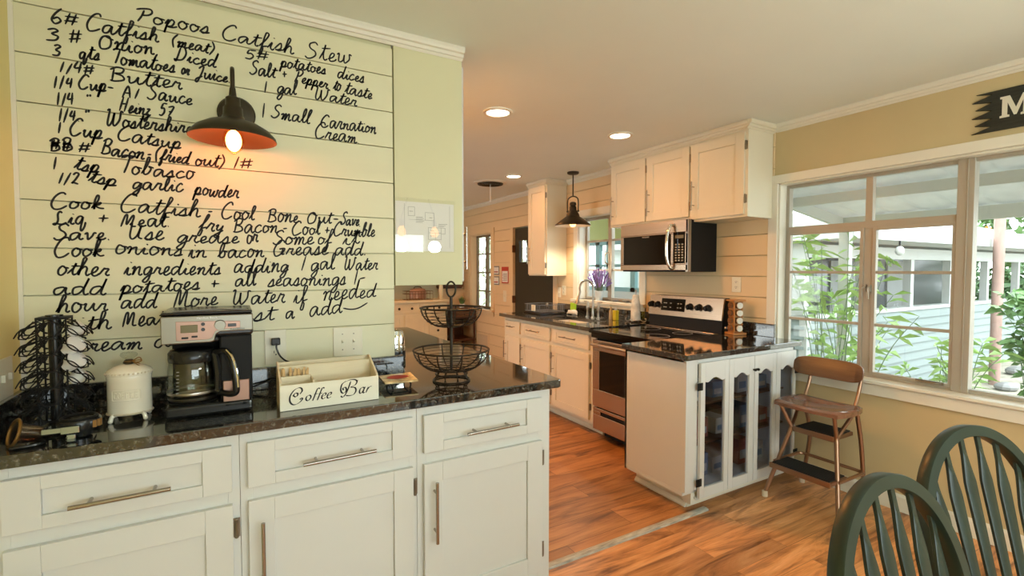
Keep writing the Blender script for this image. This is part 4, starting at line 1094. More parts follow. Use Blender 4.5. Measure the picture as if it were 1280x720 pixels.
# ------------------------------------------------------------------ recessed ceiling lights
WARM = (1.0, 0.37, 0.07)
RLS = [(1.525, 2.843, 'recessed ceiling light nearest the recipe wall', 28), (2.602, 2.858, 'recessed ceiling light in front of the wall cabinets', 1.6), (2.702, 4.669, 'recessed ceiling light near the pendant lamp, smallest in view', 3.4),
       (2.0, 6.3, 'added unseen light warming the far end of the kitchen, hidden behind the cream cabinet', 11), (1.2, 4.6, 'added unseen light over the long peninsula, hidden behind the cream cabinet', 26)]
for i, (x, y, label, e) in enumerate(RLS):
    t = thing('recessed_light', label, 'ceiling light', (x, y, CEIL-.012), group='recessed kitchen ceiling lights')
    r_ = MB(); r_.shell([(.098, CEIL-.001), (.096, CEIL-.008), (.078, CEIL-.010), (.072, CEIL-.004)], (x, y, 0), 36); r_.build('trim_ring', M['trim'], t, smooth=True)
    lab(MB().lathe([(.074, CEIL-.005), (.05, CEIL-.008), (0, CEIL-.009)], (x, y, 0), 36).build('lens', M['lens'], t, smooth=True), 'glowing lens')
    l = bpy.data.lights.new('downlight', 'AREA'); l.shape = 'DISK'; l.size = .13; l.energy = e; l.color = WARM; l.spread = math.radians(178)
    o = bpy.data.objects.new('downlight', l); o.location = (0, 0, .0); o.parent = t; COL.objects.link(o)

# round ceiling vent with a pull string
cv = thing('ceiling_vent', 'dark round ceiling vent with a short pull string', 'vent', (2.66, 5.15, CEIL-.03))
m = MB()
for k in range(5): m.shell([(.155-.030*k, CEIL-.012), (.150-.030*k, CEIL-.026), (.138-.030*k, CEIL-.020)], (2.66, 5.15, 0), 32)
m.lathe([(.150, CEIL-.010), (0, CEIL-.011)], (2.66, 5.15, 0), 32)
m.build('grille', M['bronze'], cv, smooth=True)
MB().shell([(.20, CEIL-.0005), (.196, CEIL-.010), (.158, CEIL-.016), (.152, CEIL-.008)], (2.66, 5.15, 0), 36).build('flange', M['trim'], cv, smooth=True)
m = MB(); m.tube([(2.66, 5.15, CEIL-.02), (2.66, 5.15, 2.30), (2.662, 5.151, 2.245)], .004, 6); m.sph((2.662, 5.151, 2.24), .008, 8, 6); m.build('pull_string', M['paper'], cv)

# ------------------------------------------------------------------ plates on the walls
def outlet(name, F, u0, u1, z0, z1, label, sockets=True, cat='outlet'):
    c = F((u0+u1)/2, 0, (z0+z1)/2)
    t = thing(name, label, cat, c)
    m = MB(); fbox(m, F, u0, u1, 0.0005, .006, z0, z1); m.build('cover_plate', M['plate'], t, bevel=.002)
    return t
Fw = fmap('y', YW, 1)
def duplex(t, F, u, z, s=1.0):
    for dz in (.021, -.021):
        m = MB(); zz = z+dz*s; pts = [(u+.0165*s*math.cos(a), zz+.0145*s*max(-.8, min(.8, math.sin(a)))) for a in [2*PI*i/20 for i in range(20)]]
        m.prism(pts, lambda a, b: F(a, .006, b), lambda a, b: F(a, .008, b)); so = m.build('socket', M['plate'], t)
        m = MB(); fbox(m, F, u-.0075*s, u-.005*s, .0081, .0085, zz-.001, zz+.008*s); fbox(m, F, u+.005*s, u+.0075*s, .0081, .0085, zz-.001, zz+.008*s); fbox(m, F, u-.0025*s, u+.0025*s, .0081, .0085, zz-.009*s, zz-.0045*s)
        m.build('slot_marking', M['ink'], so)
ot = outlet('wall_outlet', Fw, .100, .177, 1.052, 1.190, 'cream outlet plate with the black coffee maker plug')
duplex(ot, Fw, .139, 1.121, 1.05)
sp = outlet('light_switch', Fw, .356, .476, 1.062, 1.184, 'cream double light switch plate on the recipe wall', cat='switch')
for u in (.393, .439):
    m = MB(); fbox(m, Fw, u-.005, u+.005, .006, .0075, 1.111, 1.135); m.bar(Fw(u, .006, 1.123), Fw(u, .016, 1.128), .006, .008); m.build('toggle', M['plate'], sp)
    m = MB(); m.cyl(Fw(u, .006, 1.156), Fw(u, .0075, 1.156), .0028, n=10); m.cyl(Fw(u, .006, 1.090), Fw(u, .0075, 1.090), .0028, n=10); m.build('screws', M['hinge'], sp)
pg = thing('power_cord', 'black plug and cord of the coffee maker', 'cord', (.139, YW, 1.14))
m = MB(); fbox(m, Fw, .122, .154, .0088, .034, 1.132, 1.160); m.build('plug', M['black'], pg, bevel=.004)
MB().tube(spline([(.140, YW-.034, 1.140), (.140, YW-.040, 1.118), (.155, YW-.040, 1.085), (.185, YW-.036, 1.062), (.24, YW-.034, 1.052), (.27, YW-.034, 1.040), (.20, YW-.036, 1.02), (.09, YW-.036, .99), (.03, YW-.06, .975)], 6), .0034, 8).build('cord', M['black'], pg, smooth=True)
Fl = lambda u, d, z: (XL+d, u, z)
lp = outlet('light_switch', Fl, 1.93, 2.045, 1.045, 1.165, 'cream cover plate on the yellow side wall behind the pod carousel', cat='switch')
for u in (1.962, 2.012):
    m = MB(); fbox(m, Fl, u-.005, u+.005, .006, .015, 1.097, 1.118); m.build('toggle', M['plate'], lp)
Fk = fmap('x', XR-.016, 1)
ok = outlet('wall_outlet', Fk, 2.352, 2.430, 1.255, 1.372, 'cream outlet plate above the spice rack'); duplex(ok, Fk, 2.391, 1.313)
ok = outlet('wall_outlet', Fk, 4.62, 4.69, 1.13, 1.24, 'cream outlet plate beside the sink window casing'); duplex(ok, Fk, 4.655, 1.185)
ok = outlet('light_switch', Fk, 4.72, 4.775, 1.10, 1.22, 'cream switch plate under the tall wall cabinet', cat='switch'); m = MB(); fbox(m, Fk, 4.742, 4.752, .006, .014, 1.15, 1.172); m.build('toggle', M['plate'], ok)
ok = outlet('light_switch', Fk, 6.05, 6.14, .97, 1.13, 'cream switch plate between far window and green door', cat='switch'); m = MB(); fbox(m, Fk, 6.09, 6.10, .006, .014, 1.04, 1.062); m.build('toggle', M['plate'], ok)

# ------------------------------------------------------------------ coffee corner
# pod carousel
cx, cy = -.458, 1.892
ca = thing('pod_carousel', 'black wire carousel holding coffee pods in the corner', 'coffee pod carousel', (cx, cy, ZC))
MB().lathe([(.078, ZC), (.08, ZC+.004), (.078, ZC+.012), (.03, ZC+.016), (.018, ZC+.022)], (cx, cy, 0), 36).build('base', M['black'], ca, smooth=True)
MB().lathe([(.015, ZC+.01), (.015, 1.285), (.020, 1.29), (.020, 1.296), (0, 1.298)], (cx, cy, 0), 20).build('post', M['black'], ca, smooth=True)
m = MB(); m.box(cx-.034, cx+.034, cy-.034, cy+.034, 1.284, 1.291)
for (a, b) in ((-1, -1), (1, -1), (1, 1), (-1, 1)): m.tube([(cx+.032*a, cy+.032*b, .975), (cx+.032*a, cy+.032*b, 1.286)], .0024, 6)
m.build('cage', M['matteblack'], ca)
angs = [math.radians(a) for a in (-168, -128, -88, -30, 8, 60, 110, 150)]
for ia, a in enumerate(angs):
    for lv in range(6):
        z = 1.010+lv*.047
        d = Vector((math.cos(a), math.sin(a), 0)); tn = Vector((-d.y, d.x, 0)); up = Vector((0, 0, 1))
        ax = (d*.80+up*.60).normalized(); c = Vector((cx, cy, z+.012))+d*.060
        m = MB(); m.ring(c, .0265, .0019, ax, 20, 5)
        for s in (-1, 1):
            m.tube(spline([Vector((cx, cy, z+.026))+d*.030+tn*.010*s, c+tn*.0240*s+up*.006-d*.012, c+tn*.0225*s+d*.012-up*.002, c+tn*.012*s+d*.024-up*.022], 4), .0017, 5)
        m.tube([c+tn*.012+d*.024-up*.022, c-tn*.012+d*.024-up*.022], .0017, 5)
        m.build('pod_holder', M['matteblack'], ca)
podi = 0
for (ia, lvs) in ((4, (2, 3, 4, 5)), (3, (3, 4))):
    a = angs[ia]
    for lv in lvs:
        z = 1.010+lv*.047; d = Vector((math.cos(a), math.sin(a), 0)); ax = (d*.80+Vector((0, 0, 1))*.60).normalized()
        c = Vector((cx, cy, z+.012))+d*.060
        q = ax.to_track_quat('Z', 'Y').to_matrix()
        m = MB(); m.lathe([(0, -.034), (.0165, -.034), (.0175, -.030), (.0212, .0), (.0250, .0025), (.0250, .0045), (.0, .0052)], c, 20, ax=q)
        lvl = ['', '', 'fourth from the top', 'third from the top', 'second from the top', 'topmost'][lv]
        o = m.build('coffee_pod', M['paper'], smooth=True)
        tag(o, f'white coffee pod in the carousel, {lvl} of the ' + ('canister side column' if ia == 4 else 'front column'), 'coffee pod', 'coffee pods in the carousel')

# cream canister
kx, ky = -.290, 1.905
cn_ = thing('coffee_canister', 'cream oval enamel canister embossed COFFEE with a glass knob', 'canister', (kx, ky, ZC))
SXX, SYY = 1.0, .80
body = MB(); body.lathe([(.0, .980), (.054, .980), (.057, .984), (.0565, .99), (.056, 1.085), (.0575, 1.095), (.056, 1.10), (0, 1.10)], (kx, ky, 0), 40, SXX, SYY)
body.build('body', M['enamel'], cn_, smooth=True)
m = MB(); m.ring((kx, ky, .984), .0575, .003, n=40, sx=SXX, sy=SYY)
lab(m.build('lower_rim', M['enamel_edge'], cn_, smooth=True), 'worn beaded rim')
l_ = MB(); l_.lathe([(.0585, 1.100), (.0600, 1.104), (.0595, 1.112), (.055, 1.118), (.040, 1.127), (.020, 1.133), (0, 1.134)], (kx, ky, 0), 40, SXX, SYY)
ld = l_.build('lid', M['enamel'], cn_, smooth=True)
m = MB(); n_ = 34
for k in range(n_): a = 2*PI*k/n_; m.sph((kx+.0595*math.cos(a)*SXX, ky+.0595*math.sin(a)*SYY, 1.108), .0032, 6, 4)
m.build('beaded_edging', M['enamel_edge'], ld, smooth=True)
lab(MB().lathe([(.010, 1.132), (.016, 1.137), (.012, 1.145), (.008, 1.148)], (kx, ky, 0), 16).build('knob_mount', M['bronze'], ld, smooth=True), 'dark metal mount')
kb = MB(); kb.lathe([(.006, 1.146), (.012, 1.150), (.021, 1.157), (.023, 1.163), (.019, 1.169), (0, 1.171)], (kx, ky, 0), 10); lab(kb.build('knob', M['jarglass'], ld), 'clear glass knob')
m = MB()
for s in (1, -1): m.tube(spline([(kx+.010, ky-.012, 1.143), (kx+.028, ky-.016, 1.150+.004*s), (kx+.034, ky-.016, 1.143), (kx+.022, ky-.015, 1.139), (kx+.010, ky-.012, 1.143), (kx+.030, ky-.018, 1.130+.004*s)], 4), .0016, 5)
m.ring((kx, ky, 1.142), .012, .002, n=16); m.build('twine_bow', M['gold'], ld)
for (a, b) in ((-.036, -.033), (.036, -.033), (-.036, .033), (.036, .033)):
    m = MB(); m.tube(spline([(kx+a*.9, ky+b*.9, .986), (kx+a*1.12, ky+b*1.12, .978), (kx+a*1.18, ky+b*1.18, .968)], 4), .006, 8); m.sph((kx+a*1.2, ky+b*1.2, .9665), .0065, 10, 7); m.build('foot', M['enamel'], cn_, smooth=True)
# embossed cartouche and lettering wrapped on the front
def oval(u, z, d=.0006):
    a = -PI/2+u/.056
    return (kx+(.0563+d)*math.cos(a)*SXX, ky+(.0563+d)*math.sin(a)*SYY, z)
m = MB(); pts = []
for k in range(40):
    a = 2*PI*k/40; pts.append((.037*max(-1, min(1, 1.35*math.cos(a))), 1.043+.0155*max(-1, min(1, 1.35*math.sin(a)))))
m.tube([oval(u-.004, z) for u, z in pts], .0014, 5, closed=True)
def blk(strokes, u0, z0, w, h):
    for s in strokes.split('|'):
        P = [tuple(map(float, q.split(','))) for q in s.split(' ')]
        P2 = []
        for (a, b), (c, d) in zip(P, P[1:]):
            for t in (0, .5): P2.append((a+(c-a)*t, b+(d-b)*t))
        P2.append(P[-1]); m.tube([oval(u0+a*w-.004, z0+b*h) for a, b in P2], .0017, 5)
LT = {'C': '1,.85 .7,1 .3,1 0,.75 0,.25 .3,0 .7,0 1,.15', 'O': '.5,1 .15,.85 0,.5 .15,.15 .5,0 .85,.15 1,.5 .85,.85 .5,1', 'F': '0,0 0,1 1,1|0,.52 .8,.52', 'E': '1,0 0,0 0,1 1,1|0,.52 .8,.52'}
for i, ch in enumerate('COFFEE'): blk(LT[ch], -.031+i*.0107, 1.0345, .0075, .017)
lab(m.build('embossed_lettering', M['enamel'], cn_, smooth=True), 'raised COFFEE lettering in a frame')

# coffee maker
cm = thing('coffee_maker', 'black and stainless coffee maker with glass carafe', 'coffee maker', (-.073, 1.93, ZC))
X0, X1, Y0_, Y1_ = -.198, .052, 1.80, 2.06
XM = -.045
m = MB(); m.box(X0+.004, X1-.004, Y0_+.012, Y1_, ZC+.002, 1.000); m.build('base', M['black'], cm, bevel=.010, seg=3)
m = MB(); m.box(X0+.012, XM, 1.985, Y1_, 1.0, 1.21); m.box(XM, X1-.004, Y0_+.030, Y1_, 1.0, 1.215); m.build('column', M['matteblack'], cm, bevel=.006)
m = MB(); m.box(X0, X1, Y0_+.01, Y1_, 1.215, 1.287); m.box(X0, XM, Y0_+.01, Y1_, 1.196, 1.215); m.build('head', M['black'], cm, bevel=.008, seg=3)
fp = MB(); pol = [(X0+.001, 1.198), (XM-.022, 1.198), (XM-.012, 1.202), (XM-.008, 1.222), (XM+.004, 1.230), (X1-.001, 1.230), (X1-.001, 1.284), (X0+.001, 1.284)]
fp.prism(pol, lambda u, v: (u, Y0_+.012, v), lambda u, v: (u, Y0_, v)); fpo = fp.build('front_panel', M['maker_steel'], cm, bevel=.003)
fr_ = MB(); pol = [(X0+.040, 1.208), (XM-.030, 1.208), (XM-.018, 1.213), (XM-.010, 1.232), (XM+.004, 1.238), (XM+.060, 1.240), (XM+.060, 1.262), (XM-.02, 1.266), (X0+.040, 1.268)]
fr_.prism(pol, lambda u, v: (u, Y0_+.002, v), lambda u, v: (u, Y0_-.0012, v)); lab(fr_.build('control_panel', M['rose'], fpo, bevel=.001), 'rose reflecting control panel')
MB().box(X0+.052, X0+.097, Y0_-.0035, Y0_, 1.232, 1.256).build('clock_display', M['lcd'], fpo, bevel=.001)
for (u, z, w_, h) in ((X0+.063, 1.216, .018, .006), (X0+.088, 1.219, .016, .006), (X0+.190, 1.250, .024, .010)):
    MB().box(u-w_/2, u+w_/2, Y0_-.004, Y0_, z-h/2, z+h/2).build('button', M['black'], fpo, bevel=.001)
for z in (1.257, 1.240):
    MB().cyl((X0+.111, Y0_+.001, z), (X0+.111, Y0_-.004, z), .0055, n=16).build('button', M['black'], fpo)
MB().cyl((X0+.157, Y0_, 1.252), (X0+.157, Y0_-.016, 1.252), .0165, .0145, 28).build('dial', M['maker_steel'], fpo, smooth=True)
text_mesh('maker_lettering', 'Hamilton Beach', .0085, M['paper'], fpo, (X0+.122, Y0_-.0006, 1.2735), (PI/2, 0, 0))
text_mesh('model_lettering', 'FLEXBREW', .0085, M['ink'], fpo, (X0+.205, Y0_-.0006, 1.2335), (PI/2, 0, 0))
m = MB(); m.box(X0+.002, X1-.002, Y0_+.004, Y1_-.004, 1.287, 1.296); tp = m.build('top_lid', M['black'], cm, bevel=.004)
MB().tube(spline([(X0+.03, 1.84, 1.2965), (X0+.09, 1.83, 1.298), (XM, 1.87, 1.2975), (XM+.04, 1.84, 1.298), (X1-.02, 1.85, 1.2965)], 6), .0025, 6).build('lid_seam', M['greyplastic'], tp)
m = MB(); m.box(XM+.008, X1-.014, Y0_+.018, Y0_+.032, ZC+.014, 1.066); lab(m.build('lower_panel', M['rose'], cm, bevel=.002), 'brushed steel lower panel')
m = MB()
for u in (XM+.018, X1-.030): m.box(u-.004, u+.004, Y0_+.012, Y0_+.018, ZC+.026, ZC+.034)
m.box(XM+.026, X1-.036, Y0_+.014, Y0_+.018, ZC+.024, ZC+.029); m.build('cup_rest', M['black'], cm)
MB().lathe([(.066, 1.000), (.069, 1.004), (.0, 1.006)], (-.122, 1.884, 0), 32).build('warming_plate', M['matteblack'], cm, smooth=True)
# carafe
cf = thing('glass_carafe', 'empty glass carafe with black lid and handle inside the coffee maker', 'carafe', (-.122, 1.884, 1.007))
CC = (-.122, 1.884, 0)
MB().lathe([(.0, 1.008), (.060, 1.008), (.066, 1.012), (.0695, 1.022), (.071, 1.045), (.0695, 1.10), (.0655, 1.128), (.0625, 1.134)], CC, 36).shell([(.0600, 1.134), (.0635, 1.127), (.0675, 1.10), (.069, 1.045), (.0675, 1.024), (.060, 1.012)], CC, 36).build('jug', M['jarglass'], cf, smooth=True)
MB().shell([(.0715, 1.030), (.0722, 1.034), (.0715, 1.038)], CC, 36).shell([(.0665, 1.010), (.0690, 1.013), (.0705, 1.020)], CC, 36).build('foot_band', M['steel_cool'], cf, smooth=True)
m = MB(); m.lathe([(.066, 1.132), (.0675, 1.140), (.067, 1.160), (.060, 1.170), (.03, 1.176), (0, 1.177)], CC, 36); m.build('lid', M['black'], cf, smooth=True)
m = MB(); hd = [(-.058, 1.845, 1.158), (-.030, 1.815, 1.165), (-.014, 1.800, 1.145), (-.004, 1.792, 1.10), (.000, 1.790, 1.055), (-.002, 1.792, 1.032), (-.020, 1.805, 1.026), (-.042, 1.828, 1.030)]
m.tube(spline(hd, 6), .0105, 10); m.tube(spline([(-.058, 1.845, 1.158), (-.050, 1.838, 1.10), (-.050, 1.836, 1.04), (-.042, 1.828, 1.030)], 5), .012, 8)
ho = m.build('handle', M['black'], cf, smooth=True)
MB().tube(spline([(-.026, 1.806, 1.170), (-.010, 1.790, 1.148), (.002, 1.782, 1.10), (.006, 1.780, 1.05)], 6), .0035, 6).build('handle_inlay', M['chrome'], ho, smooth=True)
m = MB()
for k in range(7): 
    a = math.radians(-122); z = 1.04+k*.011; r = .0706-.0006*k
    m.box(CC[0]+r*math.cos(a)-.004, CC[0]+r*math.cos(a)+.003, CC[1]+r*math.sin(a)-.001, CC[1]+r*math.sin(a), z, z+.0012)
m.build('level_marking', M['paper'], cf)

# pod filter holder with a chrome tab, and the filter basket on its side
fh = thing('pod_filter_holder', 'black and chrome pod filter cup in front of the carousel', 'filter holder', (-.385, 1.765, ZC))
m = MB(); m.lathe([(.024, ZC+.001), (.028, ZC+.004), (.030, ZC+.022), (.047, ZC+.027), (.049, ZC+.046), (.046, ZC+.052), (.0, ZC+.054)], (-.385, 1.775, 0), 32); m.build('cup', M['black'], fh, smooth=True)
m = MB(); m.ring((-.385, 1.775, ZC+.054), .038, .0045, n=32); m.build('rim', M['matteblack'], fh, smooth=True)
m = MB(); m.box(-.452, -.402, 1.722, 1.760, ZC+.026, ZC+.042); m.box(-.412, -.372, 1.716, 1.735, ZC+.023, ZC+.044); lab(m.build('chrome_tab', M['daylit_chrome'], fh, bevel=.003), 'chrome front tab')
m = MB(); m.box(-.400, -.380, 1.715, 1.735, ZC+.001, ZC+.022); lab(m.build('chrome_spout', M['daylit_chrome'], fh, bevel=.003), 'chrome spout')
for a in (.1, .25, -.15):
    m = MB(); x_, y_ = -.385+.0495*math.cos(a-.5), 1.775+.0495*math.sin(a-.5); m.box(x_-.004, x_+.004, y_-.003, y_+.003, ZC+.028, ZC+.047); m.build('clip', M['gold'], fh)
fb = thing('filter_basket', 'black metal filter basket with gold rim lying in the counter corner', 'filter basket', (-.50, 1.765, ZC))
q = Vector((-.82, -.45, .30)).normalized().to_track_quat('Z', 'Y').to_matrix()
m = MB(); m.lathe([(0, -.055), (.018, -.055), (.021, -.050), (.027, -.004), (.030, 0)], (-.512, 1.752, ZC+.036), 28, ax=q); m.build('cup', M['steel'], fb, smooth=True)
m = MB(); m.ring(Vector((-.512, 1.752, ZC+.036)), .0345, .0042, Vector((-.82, -.45, .30)), 28); lab(m.build('gold_rim', M['gold'], fb, smooth=True), 'gold coloured rim')
m = MB(); m.tube(spline([(-.485, 1.765, ZC+.010), (-.460, 1.76, ZC+.006), (-.452, 1.735, ZC+.0055), (-.475, 1.718, ZC+.0055), (-.51, 1.715, ZC+.0055)], 5), .005, 8); m.build('handle', M['black'], fb, smooth=True)

# Coffee Bar sign box with wooden stirrers
bx = thing('coffee_bar_box', 'white wooden box lettered Coffee Bar holding stirrers', 'box', (.284, 1.82, ZC))
BX0, BX1, BY0, BY1, BZ = .123, .446, 1.750, 1.885, ZC+.001
side = [(BY0, BZ), (BY1, BZ), (BY1, 1.103), (BY1-.022, 1.103), (BY0+.002, 1.052), (BY0, 1.046)]
for x in (BX0, BX1-.007): MB().prism(side, lambda u, v: (x, u, v), lambda u, v: (x+.007, u, v)).build('side_panel', M['pine'], bx, bevel=.001)
fpn = MB().box(BX0, BX1, BY0-.006, BY0, BZ, 1.046).build('front_panel', M['boxwhite'], bx, bevel=.001)
MB().box(BX0+.007, BX1-.007, BY1-.007, BY1, BZ, 1.101).build('back_panel', M['pine'], bx, bevel=.001)
MB().box(BX0+.007, BX1-.007, BY0, BY1-.007, BZ, BZ+.006).build('bottom_board', M['pine'], bx)
MB().box(BX0+.007, BX1-.007, BY1-.042, BY1-.036, BZ+.006, 1.092).build('divider', M['pine'], bx, bevel=.001)
MB().box(BX0+.103, BX0+.108, BY0, BY1-.042, BZ+.006, 1.056).build('divider', M['pine'], bx, bevel=.001)
MB().box(BX0+.007, BX0+.103, BY0+.050, BY0+.054, BZ+.006, 1.064).build('divider', M['pine'], bx, bevel=.001)
lt = MB(); Fs = lambda u, v: (u, BY0-.0066, v)
def sign(strokes, x0, z0, s, w, sl=.25):
    for st in strokes.split('|'):
        P = [tuple(map(float, q_.split(','))) for q_ in st.split(' ')]
        pts = [(x0+(a+b*sl)*s, z0+b*s, 0) for a, b in P]
        ribbon(lt, [(v[0], v[1]) for v in spline(pts, 7)], w, Fs, nib=0.35)
u_ = .00225
zb_ = ZC+.026
sign('12,12 14,16 12,20 8,21 3,18 0,11 1,4 5,-1 10,-2 15,1 17,5 15,6 14,4|7,9 4,11 6,14 9,13 9,10 6,8', .148, zb_-.002, u_*1.06, .0023)
X_ = .199
for ch, w_ in (('o', 8.2), ('f', 6.2), ('f', 6.4), ('e', 7.4), ('e', 7.4)):
    g_ = {'o': '4,8 1,6 1,2 4,0 6.5,3 6.5,6 4,8', 'f': '8,15 6,16.5 4.5,14 3,4 2,-1|1.5,8 7,8.6', 'e': '1,3.6 5,5 5.5,7.4 3.6,8.2 1.2,5.5 1,2 3.2,0 6.6,1.8'}[ch]
    sign(g_, X_, zb_+.001, u_*1.05, .0021); X_ += w_*u_*1.06
sign('13,20 10,8 7,1 4,-2 1,0|6,21 1,17 0,9 3,4 7,5 8,9 6,12 3,11 4,8|5,20 11,22 18,22 22,19 20,14 14,11.5 20,10 22,5 19,0 13,-1 8,0|22,20 24,21', .312, zb_+.003, u_*1.06, .0023, .12)
X_ = .374
for ch, w_ in (('a', 8.6), ('r', 7)):
    g_ = {'a': '6,7 4,8 1.2,6 1,2 3,0 5.5,2.5 7,8 6,2 7.2,0 8.6,1', 'r': '1,0 2.5,7.6|2,4 4.5,7.6 7,8'}[ch]
    sign(g_, X_, zb_+.004, u_*1.15, .0022); X_ += w_*u_*1.22
lab(lt.build('lettering', M['ink'], fpn), 'black script lettering reading Coffee Bar')
for k in range(16):
    x = BX0+.013+(k % 8)*.0112+random.uniform(-.001, .001); y = BY0+(.062 if k < 8 else .078)+random.uniform(-.002, .002)
    tl = random.uniform(-.006, .006); h = random.uniform(1.072, 1.088)
    m = MB(); m.bar((x-tl*.3, y, BZ+.008), (x+tl, y+.003, h), .0065, .0016, (0, 1, 0)); m.cyl((x+tl, y+.002, h-.001), (x+tl, y+.0036, h-.001), .0032, n=10)
    o = m.build('wooden_stirrer', M['stick'])
    tag(o, 'thin wooden stirrer standing in the Coffee Bar box', 'stirrer', 'wooden stirrers in the sign box')

# printed food tile on a wire stand
tr = thing('serving_tile', 'small printed food tile on a black wire stand behind the wire basket', 'trivet', (.57, 1.915, ZC))
m = MB(); Q = [(.506, 1.98), (.642, 1.985), (.629, 1.843), (.499, 1.855)]
m.prism(Q, lambda u, v: (u, v, .984+(v-1.85)*.03), lambda u, v: (u, v, .990+(v-1.85)*.03)); m.build('tile', M['tray'], tr, bevel=.001)
pr = MB(); pr.prism([(.55+.045*math.cos(a), 1.925+.030*math.sin(a)) for a in [2*PI*i/14 for i in range(14)]], lambda u, v: (u+.02, v, .9905+(v-1.85)*.03), lambda u, v: (u+.02, v, .991+(v-1.85)*.03)); pr.build('food_print', M['redink'], tr)
m = MB(); m.tube(spline([(.530, 1.85, .9625), (.525, 1.86, .98), (.535, 1.96, .983), (.540, 1.97, .9625)], 5), .003, 6); m.tube(spline([(.595, 1.845, .9625), (.600, 1.855, .98), (.610, 1.965, .983), (.612, 1.975, .9625)], 5), .003, 6); m.tube([(.527, 1.88, .980), (.602, 1.88, .980)], .003, 6)
m.build('wire_stand', M['matteblack'], tr, smooth=True)

# two-tier wire basket
bk = thing('wire_basket_stand', 'two-tier dark wire fruit basket at the open end of the coffee bar', 'wire basket', (.79, 1.89, ZC))
BC = (.79, 1.89)
m = MB(); m.ring((BC[0], BC[1], ZC+.004), .076, .0035, n=40); m.ring((BC[0], BC[1], ZC+.030), .066, .003, n=36)
for k in range(8): a = 2*PI*k/8; m.tube(spline([(BC[0]+.076*math.cos(a), BC[1]+.076*math.sin(a), ZC+.004), (BC[0]+.062*math.cos(a), BC[1]+.062*math.sin(a), ZC+.025), (BC[0]+.052*math.cos(a), BC[1]+.052*math.sin(a), ZC+.046)], 4), .0022, 6)
m.build('foot', M['iron'], bk, smooth=True)
m = MB(); m.tube([(BC[0], BC[1], ZC+.045), (BC[0], BC[1], 1.315)], .006, 10); m.build('rod', M['iron'], bk, smooth=True)
m = MB(); m.tube([Vector((BC[0]+.020*math.cos(t)*.82, BC[1]-.020*math.cos(t)*.45, 1.346+.032*math.sin(t))) for t in [2*PI*i/24 for i in range(24)]], .0042, 8, closed=True); m.build('loop_handle', M['iron'], bk, smooth=True)
def bowl(zt, R, zb, r, nr, name, nv=10):
    m = MB(); m.ring((BC[0], BC[1], zt), R, .004, n=56, k=8); m.ring((BC[0], BC[1], zb), r, .003, n=36)
    prof = lambda t: (r+(R-r)*math.sin(t*PI/2)**.9, zb+(zt-zb)*(1-math.cos(t*PI/2))**.85)
    for k in range(nv):
        a = 2*PI*(k+.3)/nv
        m.tube([(BC[0]+prof(t/8)[0]*math.cos(a), BC[1]+prof(t/8)[0]*math.sin(a), prof(t/8)[1]) for t in range(9)], .0030, 6)
    for k in range(1, nr):
        rr, zz = prof(k/nr); m.ring((BC[0], BC[1], zz), rr, .0013, n=48, k=5)
    for k in range(4): a = PI*k/4; m.tube([(BC[0]+r*math.cos(a), BC[1]+r*math.sin(a), zb), (BC[0]-r*math.cos(a), BC[1]-r*math.sin(a), zb)], .0018, 5)
    m.build(name, M['iron'], bk, smooth=True)
bowl(1.092, .158, ZC+.046, .055, 9, 'large_bowl'); bowl(1.268, .128, 1.192, .050, 7, 'small_bowl', 8)

# steel appliance peeking out behind the wall end
ap = thing('steel_jug', 'steel and black jug half hidden behind the end of the recipe wall', 'jug', (.72, 2.50, ZC))
MB().lathe([(.052, ZC+.001), (.056, ZC+.005), (.056, ZC+.045)], (.725, 2.50, 0), 28).build('base', M['black'], ap, smooth=True)
MB().lathe([(.052, ZC+.045), (.054, ZC+.06), (.050, ZC+.12), (.042, ZC+.15), (.03, ZC+.155), (0, ZC+.157)], (.725, 2.50, 0), 28).build('body', M['chrome'], ap, smooth=True)

# ------------------------------------------------------------------ kitchen counter things
tp = thing('kitchen_tap', 'brushed steel bridge tap with gooseneck spout at the sink', 'tap', (3.16, 3.85, ZK))
tx, ty = 3.16, 3.85
m = MB()
m.lathe([(.024, ZK), (.024, ZK+.006), (.015, ZK+.012), (.0135, ZK+.12), (.011, ZK+.13)], (tx, ty, 0), 18); m.build('center_post', M['steel_cool'], tp, smooth=True)
m = MB(); g = [(tx, ty, ZK+.12), (tx, ty, ZK+.30)] + [(tx-.085+.085*math.cos(a), ty, ZK+.30+.085*math.sin(a)) for a in [PI*i/8*1.12 for i in range(1, 9)]]
e_ = g[-1]; g.append((e_[0]-.020, ty, e_[2]-.05)); m.tube(spline(g, 3), .0105, 10)
m.build('spout', M['steel_cool'], tp, smooth=True)
m = MB(); m.cyl((e_[0]-.018, ty, e_[2]-.045), (e_[0]-.045, ty, e_[2]-.12), .013, .021, 16); m.build('spray_head', M['steel_cool'], tp, smooth=True)
for s in (-1, 1):
    m = MB(); y = ty+s*.085
    m.lathe([(.024, ZK), (.024, ZK+.006), (.014, ZK+.012), (.012, ZK+.08), (.016, ZK+.09), (.016, ZK+.12), (.010, ZK+.135), (.008, ZK+.165), (0, ZK+.166)], (tx, y, 0), 18)
    m.tube([(tx, y-.012*s, ZK+.16), (tx, y+.055*s, ZK+.164)], .006, 8); m.build('handle', M['steel_cool'], tp, smooth=True)
m = MB(); m.tube([(tx, ty-.085, ZK+.105), (tx, ty+.085, ZK+.105)], .008, 10); m.build('bridge', M['steel_cool'], tp, smooth=True)

